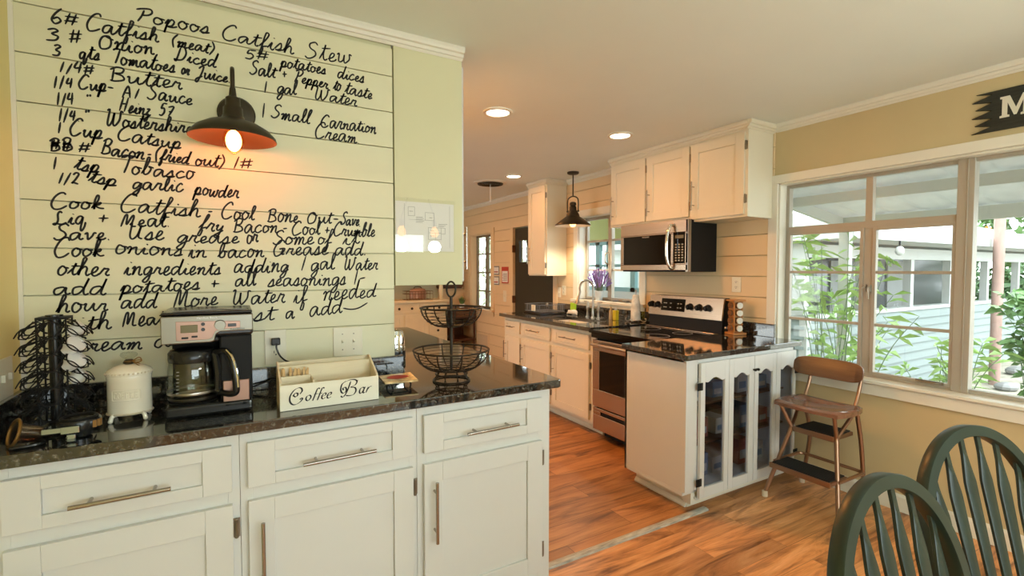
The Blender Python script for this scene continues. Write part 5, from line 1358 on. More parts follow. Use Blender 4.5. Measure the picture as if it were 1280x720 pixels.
# lavender pot on the sink window sill
lv = thing('lavender_pot', 'purple lavender in a pale pot on the sink window sill', 'potted plant', (3.40, 4.045, 1.10))
MB().lathe([(.0, 1.1005), (.034, 1.1005), (.036, 1.105), (.046, 1.195), (.049, 1.200), (.046, 1.203), (.040, 1.190), (0, 1.188)], (3.40, 4.045, 0), 28).build('pot', M['potblue'], lv, smooth=True)
st_, fl_ = MB(), MB()
rnd = random.Random(3)
for k in range(84):
    a = rnd.uniform(0, 2*PI); r = rnd.uniform(.03, .165); h = rnd.uniform(.10, .225)*(1.15-r*2.0)
    b0 = Vector((3.40+.02*math.cos(a), 4.045+.02*math.sin(a), 1.19)); tp_ = Vector((3.40+r*.62*math.cos(a), 4.045+r*math.sin(a), 1.20+h))
    st_.tube([b0, b0.lerp(tp_, .5)+Vector((0, 0, .01)), tp_], .0014, 4)
    dd = (tp_-b0).normalized()
    for q_ in range(6):
        p_ = tp_-dd*q_*.012; fl_.sph(p_, .0075-.0005*q_, 5, 4, (1, 1, 1.3))
st_.build('stems', M['stemgreen'], lv); fl_.build('blossoms', M['lavender'], lv)

# sponge holder
sh_ = thing('sponge_holder', 'white shell-shaped sponge holder with a green sponge pack', 'sponge holder', (3.20, 4.28, ZK))
m = MB(); m.sph((3.20, 4.22, ZK+.028), .055, 16, 8, (.5, 1.0, .55))
for k in range(5): m.sph((3.172, 4.22+(k-2)*.027, ZK+.030), .013, 8, 6, (1, 1, 1.8))
for s in (-1, 1): m.tube(spline([(3.19, 4.22+s*.045, ZK+.03), (3.18, 4.22+s*.075, ZK+.028), (3.17, 4.22+s*.085, ZK+.006)], 4), .006, 7)
m.build('shell', M['ceramic'], sh_, smooth=True)
MB().box(3.215, 3.238, 4.225, 4.31, ZK+.02, ZK+.125).build('sponge', M['sponge'], sh_, bevel=.004)
# bottles
def bottle(name, x, y, h, r, m_, label, cat, capm):
    t = thing(name, label, cat, (x, y, ZK))
    MB().lathe([(0, ZK+.001), (r, ZK+.001), (r, ZK+h*.55), (r*.45, ZK+h*.72), (r*.40, ZK+h*.86), (0, ZK+h*.86)], (x, y, 0), 20).build('body', m_, t, smooth=True)
    MB().lathe([(r*.48, ZK+h*.86), (r*.48, ZK+h), (0, ZK+h)], (x, y, 0), 16).build('cap', capm, t, smooth=True)
    return t
t = thing('oil_bottle', 'square bottle of yellow green oil beside the tap', 'bottle', (3.19, 3.545, ZK))
MB().box(3.168, 3.212, 3.523, 3.567, ZK+.001, ZK+.10).build('body', M['oil'], t, bevel=.006)
MB().lathe([(.016, ZK+.10), (.014, ZK+.108), (.014, ZK+.118), (0, ZK+.118)], (3.19, 3.545, 0), 16).build('cap', M['steel_cool'], t)
bottle('soap_bottle', 3.20, 3.625, .150, .020, M['soap'], 'slim amber soap bottle between tap and oil bottle', 'bottle', M['jarglass'])
# paper towel on a scrolled metal holder
pt = thing('paper_towel_stand', 'printed paper towel roll on a scrolled metal stand left of the range', 'paper towel holder', (3.27, 3.36, ZK))
MB().lathe([(.046, ZK+.018), (.047, ZK+.02), (.042, ZK+.16), (.030, ZK+.24), (.026, ZK+.255), (0, ZK+.256)], (3.27, 3.36, 0), 28).build('towel_roll', M['towel'], pt, smooth=True)
m = MB(); m.lathe([(.055, ZK+.010), (.057, ZK+.014), (.055, ZK+.018), (0, ZK+.018)], (3.27, 3.36, 0), 28); m.cyl((3.27, 3.36, ZK+.018), (3.27, 3.36, ZK+.285), .005, n=10); m.sph((3.27, 3.36, ZK+.29), .010, 10, 7)
for k in range(4):
    a = math.radians(25+90*k); d_ = Vector((math.cos(a), math.sin(a), 0)); o_ = Vector((3.27, 3.36, ZK))
    m.tube(spline([o_+d_*.052+Vector((0, 0, .014)), o_+d_*.075+Vector((0, 0, .006)), o_+d_*.098+Vector((0, 0, .012)), o_+d_*.100+Vector((0, 0, .030)), o_+d_*.088+Vector((0, 0, .030))], 5), .005, 7)
m.build('scrolled_stand', M['steel_cool'], pt, smooth=True)
# dish rack
dk = thing('dish_rack', 'grey coated wire dish rack on a black tray at the far end of the counter', 'dish rack', (3.03, 4.52, ZK))
MB().box(2.86, 3.20, 4.36, 4.72, ZK+.001, ZK+.014).build('drip_tray', M['black'], dk, bevel=.006)
m = MB(); x0, x1, ya, yb = 2.875, 3.185, 4.375, 4.70
for z in (ZK+.028, ZK+.105): m.tube([(x0-.01*(z > ZK+.1), ya, z), (x1+.01*(z > ZK+.1), ya, z), (x1+.01*(z > ZK+.1), yb, z), (x0-.01*(z > ZK+.1), yb, z)], .0038, 6, closed=True)
for k in range(14):
    t_ = k/13; x = x0+(x1-x0)*t_; y = ya+(yb-ya)*t_
    for (pa, pb) in (((x, ya), None), ((x, yb), None), ((x0, y), None), ((x1, y), None)): m.tube([(pa[0], pa[1], ZK+.026), (pa[0], pa[1], ZK+.105)], .0022, 5)
    m.tube([(x, ya, ZK+.028), (x, yb, ZK+.028)], .002, 5)
m.build('wire_frame', M['dishblue'], dk)
MB().box(2.858, 2.872, 4.48, 4.55, ZK+.035, ZK+.10).build('cutlery_cup', M['plate'], dk, bevel=.003)
# dark sponge tray next to rack
t = thing('dark_dish', 'small black dish beside the dish rack under the outlet', 'dish', (3.22, 4.42, ZK))
MB().lathe([(.03, ZK+.001), (.05, ZK+.03), (.052, ZK+.045), (.048, ZK+.044), (.03, ZK+.008), (0, ZK+.007)], (3.27, 4.42, 0), 24).build('bowl', M['black'], t, smooth=True)
# little things on the sink sill
for i, (y, l) in enumerate(((3.80, 'small dark dish on the sink window sill next to the lavender'), (3.64, 'small dark dish on the sink window sill behind the oil bottle'))):
    o = MB().lathe([(.022, 1.1005), (.034, 1.112), (.036, 1.118), (.030, 1.114), (0, 1.108)], (3.41, y, 0), 20).build('sill_dish', M['greyplastic'], smooth=True); tag(o, l, 'dish')

# spice rack with four jars facing the room
sx, sy = 3.286, 2.325
sr_ = thing('spice_rack', 'orange wooden spice carousel of white-lidded jars on the peninsula worktop', 'spice rack', (sx, sy, ZK))
rz_ = Matrix.Rotation(math.radians(-19), 3, 'Z')
def R2(u, v, z): p = rz_ @ Vector((u, v, 0)); return (sx+p.x, sy+p.y, z)
def rbox(mb, u0, u1, v0, v1, z0, z1):
    vs = [R2(u, v, z) for z in (z0, z1) for (u, v) in ((u0, v0), (u1, v0), (u1, v1), (u0, v1))]
    return mb.add(vs, [(0,3,2,1),(4,5,6,7),(0,1,5,4),(1,2,6,5),(2,3,7,6),(3,0,4,7)])
rbox(MB(), -.055, .055, -.055, .055, ZK+.001, ZK+.016).build('base', M['orangewood'], sr_, bevel=.003)
rbox(MB(), -.050, .050, -.050, .050, ZK+.252, ZK+.264).build('top', M['orangewood'], sr_, bevel=.003)
m = MB()
rbox(m, -.034, -.028, -.034, .034, ZK+.016, ZK+.252); rbox(m, .028, .034, -.034, .034, ZK+.016, ZK+.252); rbox(m, -.028, .028, -.003, .003, ZK+.016, ZK+.252)
for k in range(5): rbox(m, -.040, .040, -.034, .034, ZK+.020+k*.057, ZK+.024+k*.057)
m.build('upright', M['orangewood'], sr_, bevel=.001)
for k in range(4):
    z = ZK+.050+k*.057
    for side_, (du, dv) in (('front', (0, -1)), ('kitchen', (-1, 0))):
        m = MB(); m.cur = 0; a, b, c2 = R2(du*.014, dv*.014, z), R2(du*.042, dv*.042, z), R2(du*.052, dv*.052, z)
        if side_ == 'kitchen': a, b, c2 = R2(-.036, 0, z), R2(-.046, 0, z), R2(-.052, 0, z)
        m.cur = 0; m.cyl(a, b, .021, n=18); m.cur = 1; m.cyl(b, c2, .0235, n=20)
        o = m.build('spice_jar', [M['spice'], M['ceramic'] if side_ == 'front' else M['spice']], smooth=True)
        tag(o, ('white-lidded spice jar facing the dining room' if side_ == 'front' else 'brown spice jar facing the kitchen side')+', '+['lowest', 'second from the bottom', 'third from the bottom', 'topmost'][k]+' in the spice rack', 'spice jar', 'jars in the spice rack')
for (x, y, l) in ((3.300, 2.470, 'glass salt shaker farther from the spice rack'), (3.305, 2.425, 'glass pepper shaker nearer to the spice rack')):
    t = thing('salt_shaker', l, 'shaker', (x, y, ZK), group='shakers beside the spice rack')
    MB().lathe([(0, ZK+.001), (.016, ZK+.001), (.017, ZK+.012), (.013, ZK+.032), (0, ZK+.032)], (x, y, 0), 16).build('body', M['jarglass'], t, smooth=True)
    MB().lathe([(.0135, ZK+.032), (.0135, ZK+.042), (.008, ZK+.050), (0, ZK+.051)], (x, y, 0), 16).build('cap', M['chrome'], t, smooth=True)

# ------------------------------------------------------------------ signs
sgn = thing('wall_sign', 'dark wooden sign with a notched end and white letters MO over the window', 'sign', (XR, .7, 2.13))
xs = XR-.018
nt_ = [(1.02, 2.339)]
for k in range(5):
    z = 2.339-k*.0404; nt_ += [(.955, z-.0202+.006), (1.022 if k % 2 else 1.035, z-.0404)]
poly = [(.30, 2.339)] + nt_ + [(.30, 2.137)]
MB().prism(poly, lambda u, v: (xs, u, v), lambda u, v: (XR-.001, u, v)).build('board', M['signwood'], sgn, bevel=.002)
L_ = MB()
def ser(pts, y0): L_.prism(pts, lambda u, v: (xs-.0006, y0-u, v), lambda u, v: (xs+.001, y0-u, v))
b0, h0 = 2.195, .105
mm_ = [(0, 0), (.036, 0), (.036, .010), (.028, .012), (.028, .072), (.052, .006), (.062, .006), (.084, .072), (.084, .012), (.076, .010), (.076, 0), (.118, 0), (.118, .010), (.110, .012), (.110, .093), (.118, .095), (.118, .105), (.082, .105), (.059, .042), (.036, .105), (0, .105), (0, .095), (.008, .093), (.008, .012), (0, .010)]
ser([(u, b0+v) for u, v in mm_], .925)
n_ = 28; oc = (.925-.185, b0+.0525)
vs = []; fs = []
for rr in ((.060, .056), (.034, .036)):
    for k in range(n_): a = 2*PI*k/n_; vs.append((xs-.0008, oc[0]+rr[0]*math.cos(a), oc[1]+rr[1]*math.sin(a)))
for k in range(n_): fs.append((k, (k+1) % n_, n_+(k+1) % n_, n_+k))
L_.add(vs, fs)
lab(L_.build('lettering', M['signwhite'], sgn), 'white slab letters MO')
# two small notices on the far kitchen wall
def notice(name, label, ya, yb, za, zb, red):
    t = thing(name, label, 'notice', (XR-.016, (ya+yb)/2, za)); x = XR-.0165
    MB().box(x-.006, x, ya, yb, za, zb).build('panel', M['redink'] if red else M['greyink'], t)
    MB().box(x-.007, x-.006, ya+.015, yb-.015, za+.018, zb-(.06 if red else .018)).build('paper', M['paper'], t)
    m = MB(); n = 6
    for k in range(n): z = za+.035+k*(zb-za-.12)/n; m.box(x-.0076, x-.0070, ya+.03, yb-.03-.02*(k % 2), z, z+.008)
    m.build('printed_lettering', M['redink'] if not red else M['greyink'], t)
    return t
notice('wall_notice', 'small grey framed notice nearer to the far window, upper of the two', 6.265, 6.47, 1.355, 1.485, False)
notice('wall_notice', 'small grey framed notice nearer to the far window, lower of the two', 6.265, 6.47, 1.205, 1.335, False)
notice('wall_notice', 'red-headed notice nearer to the green door', 5.99, 6.185, 1.235, 1.472, True)
# floor register low on the far wall
vg = thing('wall_vent', 'cream louvered wall vent low beside the dark desk', 'vent', (XR-.016, 6.85, .12))
m = MB(); rect_frame(m, XR-.024, .008, 6.60, 7.02, .10, .44, .03)
for k in range(12): m.box(XR-.022, XR-.017, 6.64+k*.029, 6.652+k*.029, .13, .41)
m.build('louvers', M['kwall'], vg)
MB().box(XR-.0175, XR-.0165, 6.63, 6.99, .13, .41).build('duct', M['greyink'], vg)

# ------------------------------------------------------------------ far end of the kitchen: hutch, desk, mirror
hu = thing('hutch', 'cream painted hutch with drawers and turned posts against the far wall', 'hutch', (2.2, 7.3, 0))
HX0, HX1, HY0, HY1 = 1.55, 2.90, 7.08, 7.545
m = MB(); m.box(HX0, HX1, HY0+.02, HY1, .06, .93); m.box(HX0+.03, HX1-.03, HY0+.06, HY1, 0, .06); m.build('carcass', M['hutch'], hu, bevel=.003)
MB().box(HX0-.02, HX1+.02, HY0-.02, HY1, .93, .965).build('counter', M['hutch'], hu, bevel=.004)
Fh = fmap('y', HY0+.02, 1)
for k in range(3):
    a = HX0+.03+k*.435
    dr = shaker('drawer', Fh, a, a+.415, .775, .915, .03, hu, M['hutch'], sr=.022)
    for u in (a+.11, a+.305):
        kb = MB(); kb.lathe([(.0, 0), (.008, .0), (.008, .012), (.019, .018), (.019, .026), (0, .032)], Fh(u, .014, .845), 14, ax=ry); kb.build('knob', M['iron'], dr, smooth=True)
for (u0, u1) in ((HX0+.03, HX0+.635), (HX0+.665, HX0+1.02)):
    shaker('door', Fh, u0, u1, .09, .745, .055, hu, M['hutch'])
for z in (.60, .42, .24):
    dr = shaker('drawer', Fh, HX0+1.05, HX1-.03, z, z+.145, .025, hu, M['hutch'])
    kb = MB(); kb.lathe([(.0, 0), (.008, .0), (.008, .012), (.019, .018), (.019, .026), (0, .032)], Fh((HX0+1.05+HX1-.03)/2, .014, z+.072), 14, ax=ry); kb.build('knob', M['iron'], dr, smooth=True)
m = MB(); m.box(HX0, HX1, HY1-.03, HY1, .965, 1.75); lab(m.build('back_panel', M['hutchin'], hu), 'sage coloured back')
m = MB(); m.box(HX0-.01, HX1+.01, HY0+.12, HY1, 1.75, 1.80); m.box(HX0, HX0+.02, HY0+.15, HY1, .965, 1.75); m.box(HX0, HX1, HY0+.17, HY1-.03, 1.36, 1.38); m.build('upper_shelves', M['hutch'], hu, bevel=.003)
for x in (HX0+.05, HX1-.05):
    MB().lathe([(.030, .965), (.032, .985), (.022, 1.0), (.030, 1.03), (.036, 1.10), (.030, 1.18), (.022, 1.21), (.032, 1.23), (.028, 1.26), (.028, 1.75)], (x, HY0+.15, 0), 20).build('post', M['hutch'], hu, smooth=True)
bq = thing('wire_tray', 'wire tray holding a copper tin on the hutch counter', 'tray', (2.48, 7.25, .966))
m = MB()
for z in (.972, 1.06, 1.10): m.tube([(2.26, 7.14, z), (2.68, 7.14, z), (2.68, 7.34, z), (2.26, 7.34, z)], .004, 6, closed=True)
for k in range(10): m.tube([(2.26+k*.0467, 7.14, .972), (2.26+k*.0467, 7.14, 1.10)], .003, 5); m.tube([(2.26+k*.0467, 7.14, .972), (2.26+k*.0467, 7.34, .972)], .003, 5)
m.build('wire_frame', M['midwood'], bq)
ck = thing('copper_tin', 'copper coloured rounded tin in the wire tray on the hutch', 'tin', (2.47, 7.24, .976))
MB().lathe([(0, .977), (.10, .977), (.115, .99), (.118, 1.08), (.10, 1.13), (.04, 1.145), (0, 1.147)], (2.47, 7.24, 0), 28, 1.15, .78).build('body', M['copperkettle'], ck, smooth=True)
MB().tube(spline([(2.40, 7.24, 1.13), (2.43, 7.24, 1.165), (2.51, 7.24, 1.165), (2.54, 7.24, 1.13)], 5), .006, 8).build('handle', M['iron'], ck)

dk_ = thing('writing_desk', 'dark stained wooden desk in the far corner under the small plant', 'desk', (3.15, 7.3, 0))
m = MB(); m.box(2.935, 3.372, 6.98, 7.54, .795, .825); m.build('top', M['darkwood'], dk_, bevel=.003)
m = MB(); m.box(2.95, 3.36, 7.02, 7.52, .655, .795); m.build('apron', M['darkwood'], dk_, bevel=.002)
m = MB(); m.box(2.95, 3.36, 7.02, 7.52, .30, .33); m.box(2.95, 3.36, 7.50, 7.52, .33, .655); m.build('lower_shelf', M['darkwood'], dk_)
for (x, y) in ((2.96, 7.03), (3.33, 7.03), (2.96, 7.49), (3.33, 7.49)): MB().box(x-.005, x+.025, y-.005, y+.025, 0, .655).build('leg', M['darkwood'], dk_, bevel=.003)
dr = MB().box(2.99, 3.32, 7.008, 7.02, .675, .775).build('drawer', M['midwood'], dk_, bevel=.002); MB().sph((3.155, 7.0, .725), .012, 10, 7).build('knob', M['iron'], dr)
gp = thing('potted_grass', 'small green grass plant in a dark pot on the corner desk', 'potted plant', (3.16, 7.12, .826))
MB().lathe([(0, .8265), (.035, .8265), (.05, .885), (.046, .885), (0, .875)], (3.16, 7.12, 0), 20).build('pot', M['ceramic'], gp, smooth=True)
m = MB()
for k in range(70):
    a = rnd.uniform(0, 2*PI); r = rnd.uniform(.02, .095); h = rnd.uniform(.09, .17); b0 = Vector((3.16+.02*math.cos(a), 7.12+.02*math.sin(a), .875)); e = Vector((3.16+r*math.cos(a), 7.12+r*math.sin(a), .875+h*(1-r*2.5)))
    mid_ = b0.lerp(e, .55)+Vector((0, 0, .02)); w = Vector((-math.sin(a), math.cos(a), 0))*.005
    m.add([b0-w, b0+w, mid_+w*.8, mid_-w*.8, e], [(0, 1, 2, 3), (3, 2, 4)])
m.build('foliage', M['leaf'], gp)
mr_ = thing('wall_mirror', 'white framed panel with a dark wooden ledge on the far wall over the desk', 'mirror', (3.15, 7.54, 1.1))
m = MB(); m.box(2.93, 2.965, 7.50, 7.545, 1.22, 2.08); m.box(3.29, 3.325, 7.50, 7.545, 1.22, 2.08); m.box(2.965, 3.29, 7.50, 7.545, 2.045, 2.08); m.build('frame', M['trim'], mr_, bevel=.003)
MB().box(2.962, 3.292, 7.53, 7.542, 1.22, 2.05).build('panel', M['hutchin'], mr_)
m = MB(); m.prism([(2.90, 1.12), (3.31, 1.12), (3.345, 1.16), (3.345, 1.23), (2.88, 1.23), (2.88, 1.14)], lambda u, v: (u, 7.47, v), lambda u, v: (u, 7.545, v)); lab(m.build('ledge', M['darkwood'], mr_, bevel=.004), 'dark wooden ledge')

# ------------------------------------------------------------------ step stool (faces the kitchen, back to the window wall)
so = thing('step_stool', 'bronze metal step stool with walnut seat and backrest by the window wall', 'step stool', (3.08, 1.60, 0))
YA, YB_ = 1.815, 1.385          # floor spread
r_ = .0125
def ctube(pts, name, k=5): return MB().tube(spline(pts, k) if len(pts) > 2 else pts, r_, 10).build(name, M['coppermetal'], so, smooth=True)
for (yf, ys, yj) in ((YA, 1.770, 1.722), (YB_, 1.455, 1.462)):
    # front leg: foot -> joint at the upper step -> seat front
    m = MB(); m.tube([(2.885, yf, .02), (3.000, yj, .452)], r_, 10); m.tube([(3.000, yj, .452), (2.955, ys, .590)], r_*.9, 10); m.sph((3.0, yj, .452), r_*1.15, 10, 7)
    m.build('front_leg', M['coppermetal'], so, smooth=True)
    m = MB(); m.tube(spline([(3.29, yf-.003 if yf > 1.6 else yf+.055, .02), (3.245, yj+.02*(1 if yf > 1.6 else -1), .36), (3.205, ys, .585)], 6), r_, 10); m.build('rear_leg', M['coppermetal'], so, smooth=True)
    m = MB(); m.tube([(3.000, yj, .452), (3.19, ys, .590)], r_*.85, 10); m.build('side_brace', M['coppermetal'], so, smooth=True)
    m = MB(); m.tube(spline([(3.195, ys-.01 if yf > 1.6 else ys+.01, .588), (3.245, ys-.012 if yf > 1.6 else ys+.012, .68), (3.285, ys-.012 if yf > 1.6 else ys+.012, .80)], 5), r_*.85, 10); m.build('back_post', M['coppermetal'], so, smooth=True)
for (x, y) in ((2.8835, YA), (2.8835, YB_), (3.291, YA-.003), (3.291, YB_+.055)):
    MB().lathe([(0, .0005), (.017, .0005), (.018, .004), (.0165, .034), (.0135, .036)], (x, y, 0), 14).build('foot_cap', M['cap'], so, smooth=True)
# seat: dished slab
def slab(x0, x1, ya, yb, z, th, rad, dish, nx=14, ny=16):
    m = MB(); vs = []; fs = []
    for s in (1, 0):
        for i in range(nx+1):
            for j in range(ny+1):
                a, b = 2*i/nx-1, 2*j/ny-1
                # squircle corners
                u, v = a, b
                k = 1-rad*(a*a*b*b)
                x = (x0+x1)/2+(x1-x0)/2*u*k; y = (ya+yb)/2+(yb-ya)/2*v*k
                edge = max(abs(a), abs(b))
                zz = z+(dish(a, b) if s else 0)-(th if not s else 0)
                if s and edge > .99: zz -= th*.35
                vs.append((x, y, zz))
    n = (nx+1)*(ny+1); idx = lambda s, i, j: s*n+i*(ny+1)+j
    for s in (0, 1):
        for i in range(nx):
            for j in range(ny): fs.append((idx(s, i, j), idx(s, i+1, j), idx(s, i+1, j+1), idx(s, i, j+1)))
    per = [(0, j) for j in range(ny)]+[(i, ny) for i in range(nx)]+[(nx, j) for j in range(ny, 0, -1)]+[(i, 0) for i in range(nx, 0, -1)]
    for a, b in zip(per, per[1:]+per[:1]): fs.append((idx(0, *a), idx(0, *b), idx(1, *b), idx(1, *a)))
    m.add(vs, fs); return m
slab(2.915, 3.225, 1.405, 1.815, .620, .034, .10, lambda a, b: -.010*(1-a*a)*(1-b*b)*2+.004*abs(b)-.006*max(0, -a)**4).build('seat', M['seatwood'], so, smooth=True)
# backrest: curved rounded plate standing up
n = 24; vs = []; fs = []; Hh = .122; Wd = .205; yc = 1.642; zc_ = .803
out_ = []
for k in range(40):
    a = 2*PI*k/40; e = 0.42
    c0, s0 = math.cos(a), math.sin(a)
    out_.append((Wd*math.copysign(abs(c0)**e, c0), Hh/2*math.copysign(abs(s0)**(.55), s0)))
m = MB(); vs = []
xb = lambda u, v: 3.262-.030*(u/Wd)**2-.012*v/.06*-1
for (off, sc_) in ((-.009, .96), (-.006, 1.0), (.006, 1.0), (.009, .96)):
    for (u, v) in out_: vs.append((xb(u*sc_, v)+off, yc+u*sc_, zc_+v*sc_))
K = 40
for q_ in range(3):
    for k in range(K): fs.append((q_*K+k, q_*K+(k+1) % K, (q_+1)*K+(k+1) % K, (q_+1)*K+k))
# strips across the faces keep the curve
def cap_face(base):
    for k in range(0, K//2): 
        a, b, c, d = k, k+1, (K-1-k) % K, (K-k) % K
        fs.append((base+a, base+b, base+c, base+d) if d != a else (base+a, base+b, base+c))
cap_face(0); cap_face(3*K)
fs = [f_ for f_ in fs if len(set(f_)) >= 3]
m.add(vs, [tuple(dict.fromkeys(f_)) for f_ in fs]); m.build('backrest', M['walnut'], so, smooth=True)
# upper and lower steps
def step(z, x0, x1, ya, yb, name):
    m = MB(); m.box(x0, x1, ya, yb, z-.026, z-.003); m.box(x0-.002, x0+.008, ya, yb, z-.032, z); t_ = m.build(name, M['coppermetal'], so, bevel=.004)
    m = MB(); m.box(x0+.012, x1-.01, ya+.012, yb-.012, z-.003, z+.003)
    for k in range(10): y = x0+.02+k*(x1-x0-.04)/9; m.box(y-.002, y+.002, ya+.015, yb-.015, z+.003, z+.0045)
    lab(m.build('tread_pad', M['rubber'], t_), 'black ribbed rubber tread')
step(.462, 2.985, 3.20, 1.468, 1.706, 'upper_step')
step(.238, 2.860, 3.045, 1.420, 1.775, 'lower_step')
m = MB(); m.tube(spline([(2.93, 1.783, .228), (3.16, 1.785, .228), (3.205, 1.775, .228), (3.215, 1.73, .228), (3.215, 1.47, .228), (3.205, 1.42, .228), (3.16, 1.41, .228), (2.93, 1.412, .228)], 5), .010, 8); m.build('step_loop', M['coppermetal'], so, smooth=True)

# ------------------------------------------------------------------ green arrow-back dining chairs
def flat_sweep(mb, pts, w, t, nrm):
    """rectangular bar along pts: width w in the plane, thickness t along nrm"""
    P = [Vector(p) for p in pts]; N = Vector(nrm).normalized(); n = len(P); vs = []
    for i in range(n):
        tg = (P[min(i+1, n-1)]-P[max(i-1, 0)]).normalized(); s = tg.cross(N).normalized()
        ww = w(i/(n-1)) if callable(w) else w
        for (a, b) in ((-.5, -.42), (-.43, -.55), (.43, -.55), (.5, -.42), (.5, .42), (.43, .55), (-.43, .55), (-.5, .42)): vs.append(P[i]+s*a*ww+N*b*t)
    fs = []
    for i in range(n-1):
        for k in range(8): fs.append((i*8+k, i*8+(k+1) % 8, (i+1)*8+(k+1) % 8, (i+1)*8+k))
    fs.append(tuple(range(8))[::-1]); fs.append(tuple((n-1)*8+k for k in range(8)))
    return mb.add(vs, fs)
def make_chair(label, loc, rz):
    t = thing('dining_chair', label, 'chair', loc, rz, 'green dining chairs')
    lean = 0.24
    S0 = Vector((0, .185, .445)); UP = Vector((0, lean, 1)).normalized(); N = Vector((0, 1, -lean)).normalized()
    pl_ = lambda u, v: S0+Vector((u, 0, 0))+UP*v
    s_ = slab(-.215, .215, -.215, .225, .455, .034, .13, lambda a, b: -.012*(1-a*a)*(1-b*b))
    s_.build('seat', M['greenpaint'], t, world=False, smooth=True)
    Ht = .555
    # bow outline
    left = [(-.170, 0), (-.186, .10), (-.199, .21), (-.203, .31)]
    archp = [(-.203*math.cos(a), .31+(Ht-.31)*math.sin(a)) for a in [PI*i/14 for i in range(1, 14)]]
    bow = left+archp+[(-u, v) for u, v in reversed(left)]
    m = MB(); flat_sweep(m, [pl_(u, v) for u, v in spline_2d(bow)], .030, .030, N); m.build('back_bow', M['greenpaint'], t, world=False, smooth=True)
    import bisect
    def top_v(u): 
        x = abs(u)/.203
        return .31+(Ht-.31)*math.sqrt(max(0, 1-x*x))
    for k in range(6):
        f_ = (k-2.5)/2.5
        ub, ut = f_*.122, f_*.150
        vt = top_v(ut)-.010
        pts = [pl_(ub+(ut-ub)*i/32, vt*i/32) for i in range(33)]
        L_ = vt
        def w(x, L_=L_):
            d_ = (1-x)*L_          # distance below the bow
            if d_ < .045: return .0135
            if d_ < .120: return .0135+.0235*(d_-.045)/.075
            return .037-.012*min(1, (d_-.120)/.32)
        m = MB(); flat_sweep(m, pts, w, .008, N); m.build('spindle', M['greenpaint'], t, world=False, smooth=True)
    for (a, b) in ((-1, -1), (1, -1), (-1, 1), (1, 1)):
        m = MB(); m.tube([(a*.15, b*.15, .43), (a*.176, b*.176, .25), (a*.186, b*.186, .20), (a*.21, b*.21, 0.0)], .015, 12, radii=[.015, .021, .017, .012]); m.build('leg', M['greenpaint'], t, world=False, smooth=True)
    m = MB()
    for a in (-1, 1): m.tube([(a*.188, -.188, .20), (a*.188, .188, .20)], .010, 8)
    m.tube([(-.188, 0, .20), (.188, 0, .20)], .010, 8); m.build('stretcher', M['greenpaint'], t, world=False, smooth=True)
    return t
def spline_2d(p): return [(v[0], v[1]) for v in spline([(a, b, 0) for a, b in p], 4)]
CH_RZ = math.radians(-28)
def chair_at(ax, ay, label, rz=CH_RZ):   # (ax, ay): where the top of the bow stands
    off = Matrix.Rotation(rz, 3, 'Z') @ Vector((0, .185+.555*.2334, 0))
    return (ax-off.x, ay-off.y, 0)
RZ1, RZ2 = math.radians(-5), math.radians(-17)
ch = make_chair('dark green arrow-back dining chair nearest the camera, lower in the frame', chair_at(1.165, .482, '', RZ1), RZ1)
dup(ch, chair_at(1.745, .520, '', RZ2), 'dark green arrow-back dining chair nearer the window wall, standing higher in the frame', RZ2)

# ------------------------------------------------------------------ outside the windows
struct(MB().box(XR+.13, 40, -25, 40, -.40, -.30).build('ground', M['ground']), 'pale sunlit ground outside the windows')
# patio roof of corrugated sheet on white timber
RF0, RF1, RZ0, RZ1_ = XR+.16, 5.75, 2.31, 1.975
pr_ = thing('patio_roof', 'corrugated patio roof on white timber outside the dining window', 'patio roof', (4.7, 0, -.3))
m = MB(); vs = []; fs = []; ny = 200; yA, yB = -2.5, 2.78
for j in range(ny+1):
    y = yA+(yB-yA)*j/ny; dz = .020*max(0, math.cos(2*PI*y/.26))**3
    vs += [(RF0, y, RZ0+dz), (RF1, y, RZ1_+dz), (RF0, y, RZ0+dz+.004), (RF1, y, RZ1_+dz+.004)]
for j in range(ny): a = j*4; fs += [(a, a+1, a+5, a+4), (a+2, a+6, a+7, a+3)]
m.add(vs, fs); m.build('roof_sheet', M['corr'], pr_, smooth=True)
rz_at = lambda x: RZ0+(RZ1_-RZ0)*(x-RF0)/(RF1-RF0)
for x in (4.70,): MB().box(x-.022, x+.022, yA, yB, rz_at(x)-.105, rz_at(x)-.018).build('purlin', M['extwhite'], pr_)
MB().box(5.60, 5.65, yA, yB+.05, rz_at(5.6)-.135, rz_at(5.6)-.018).build('eave_beam', M['extwhite'], pr_)
for y in (2.74, -2.4):
    m = MB(); m.bar((RF0, y, RZ0-.07), (5.62, y, rz_at(5.62)-.07), .045, .10); m.build('rafter', M['extwhite'], pr_)
for y in (2.70, -2.3): MB().box(5.58, 5.67, y-.045, y+.045, -.30, rz_at(5.6)-.135).build('post', M['extwhite'], pr_)

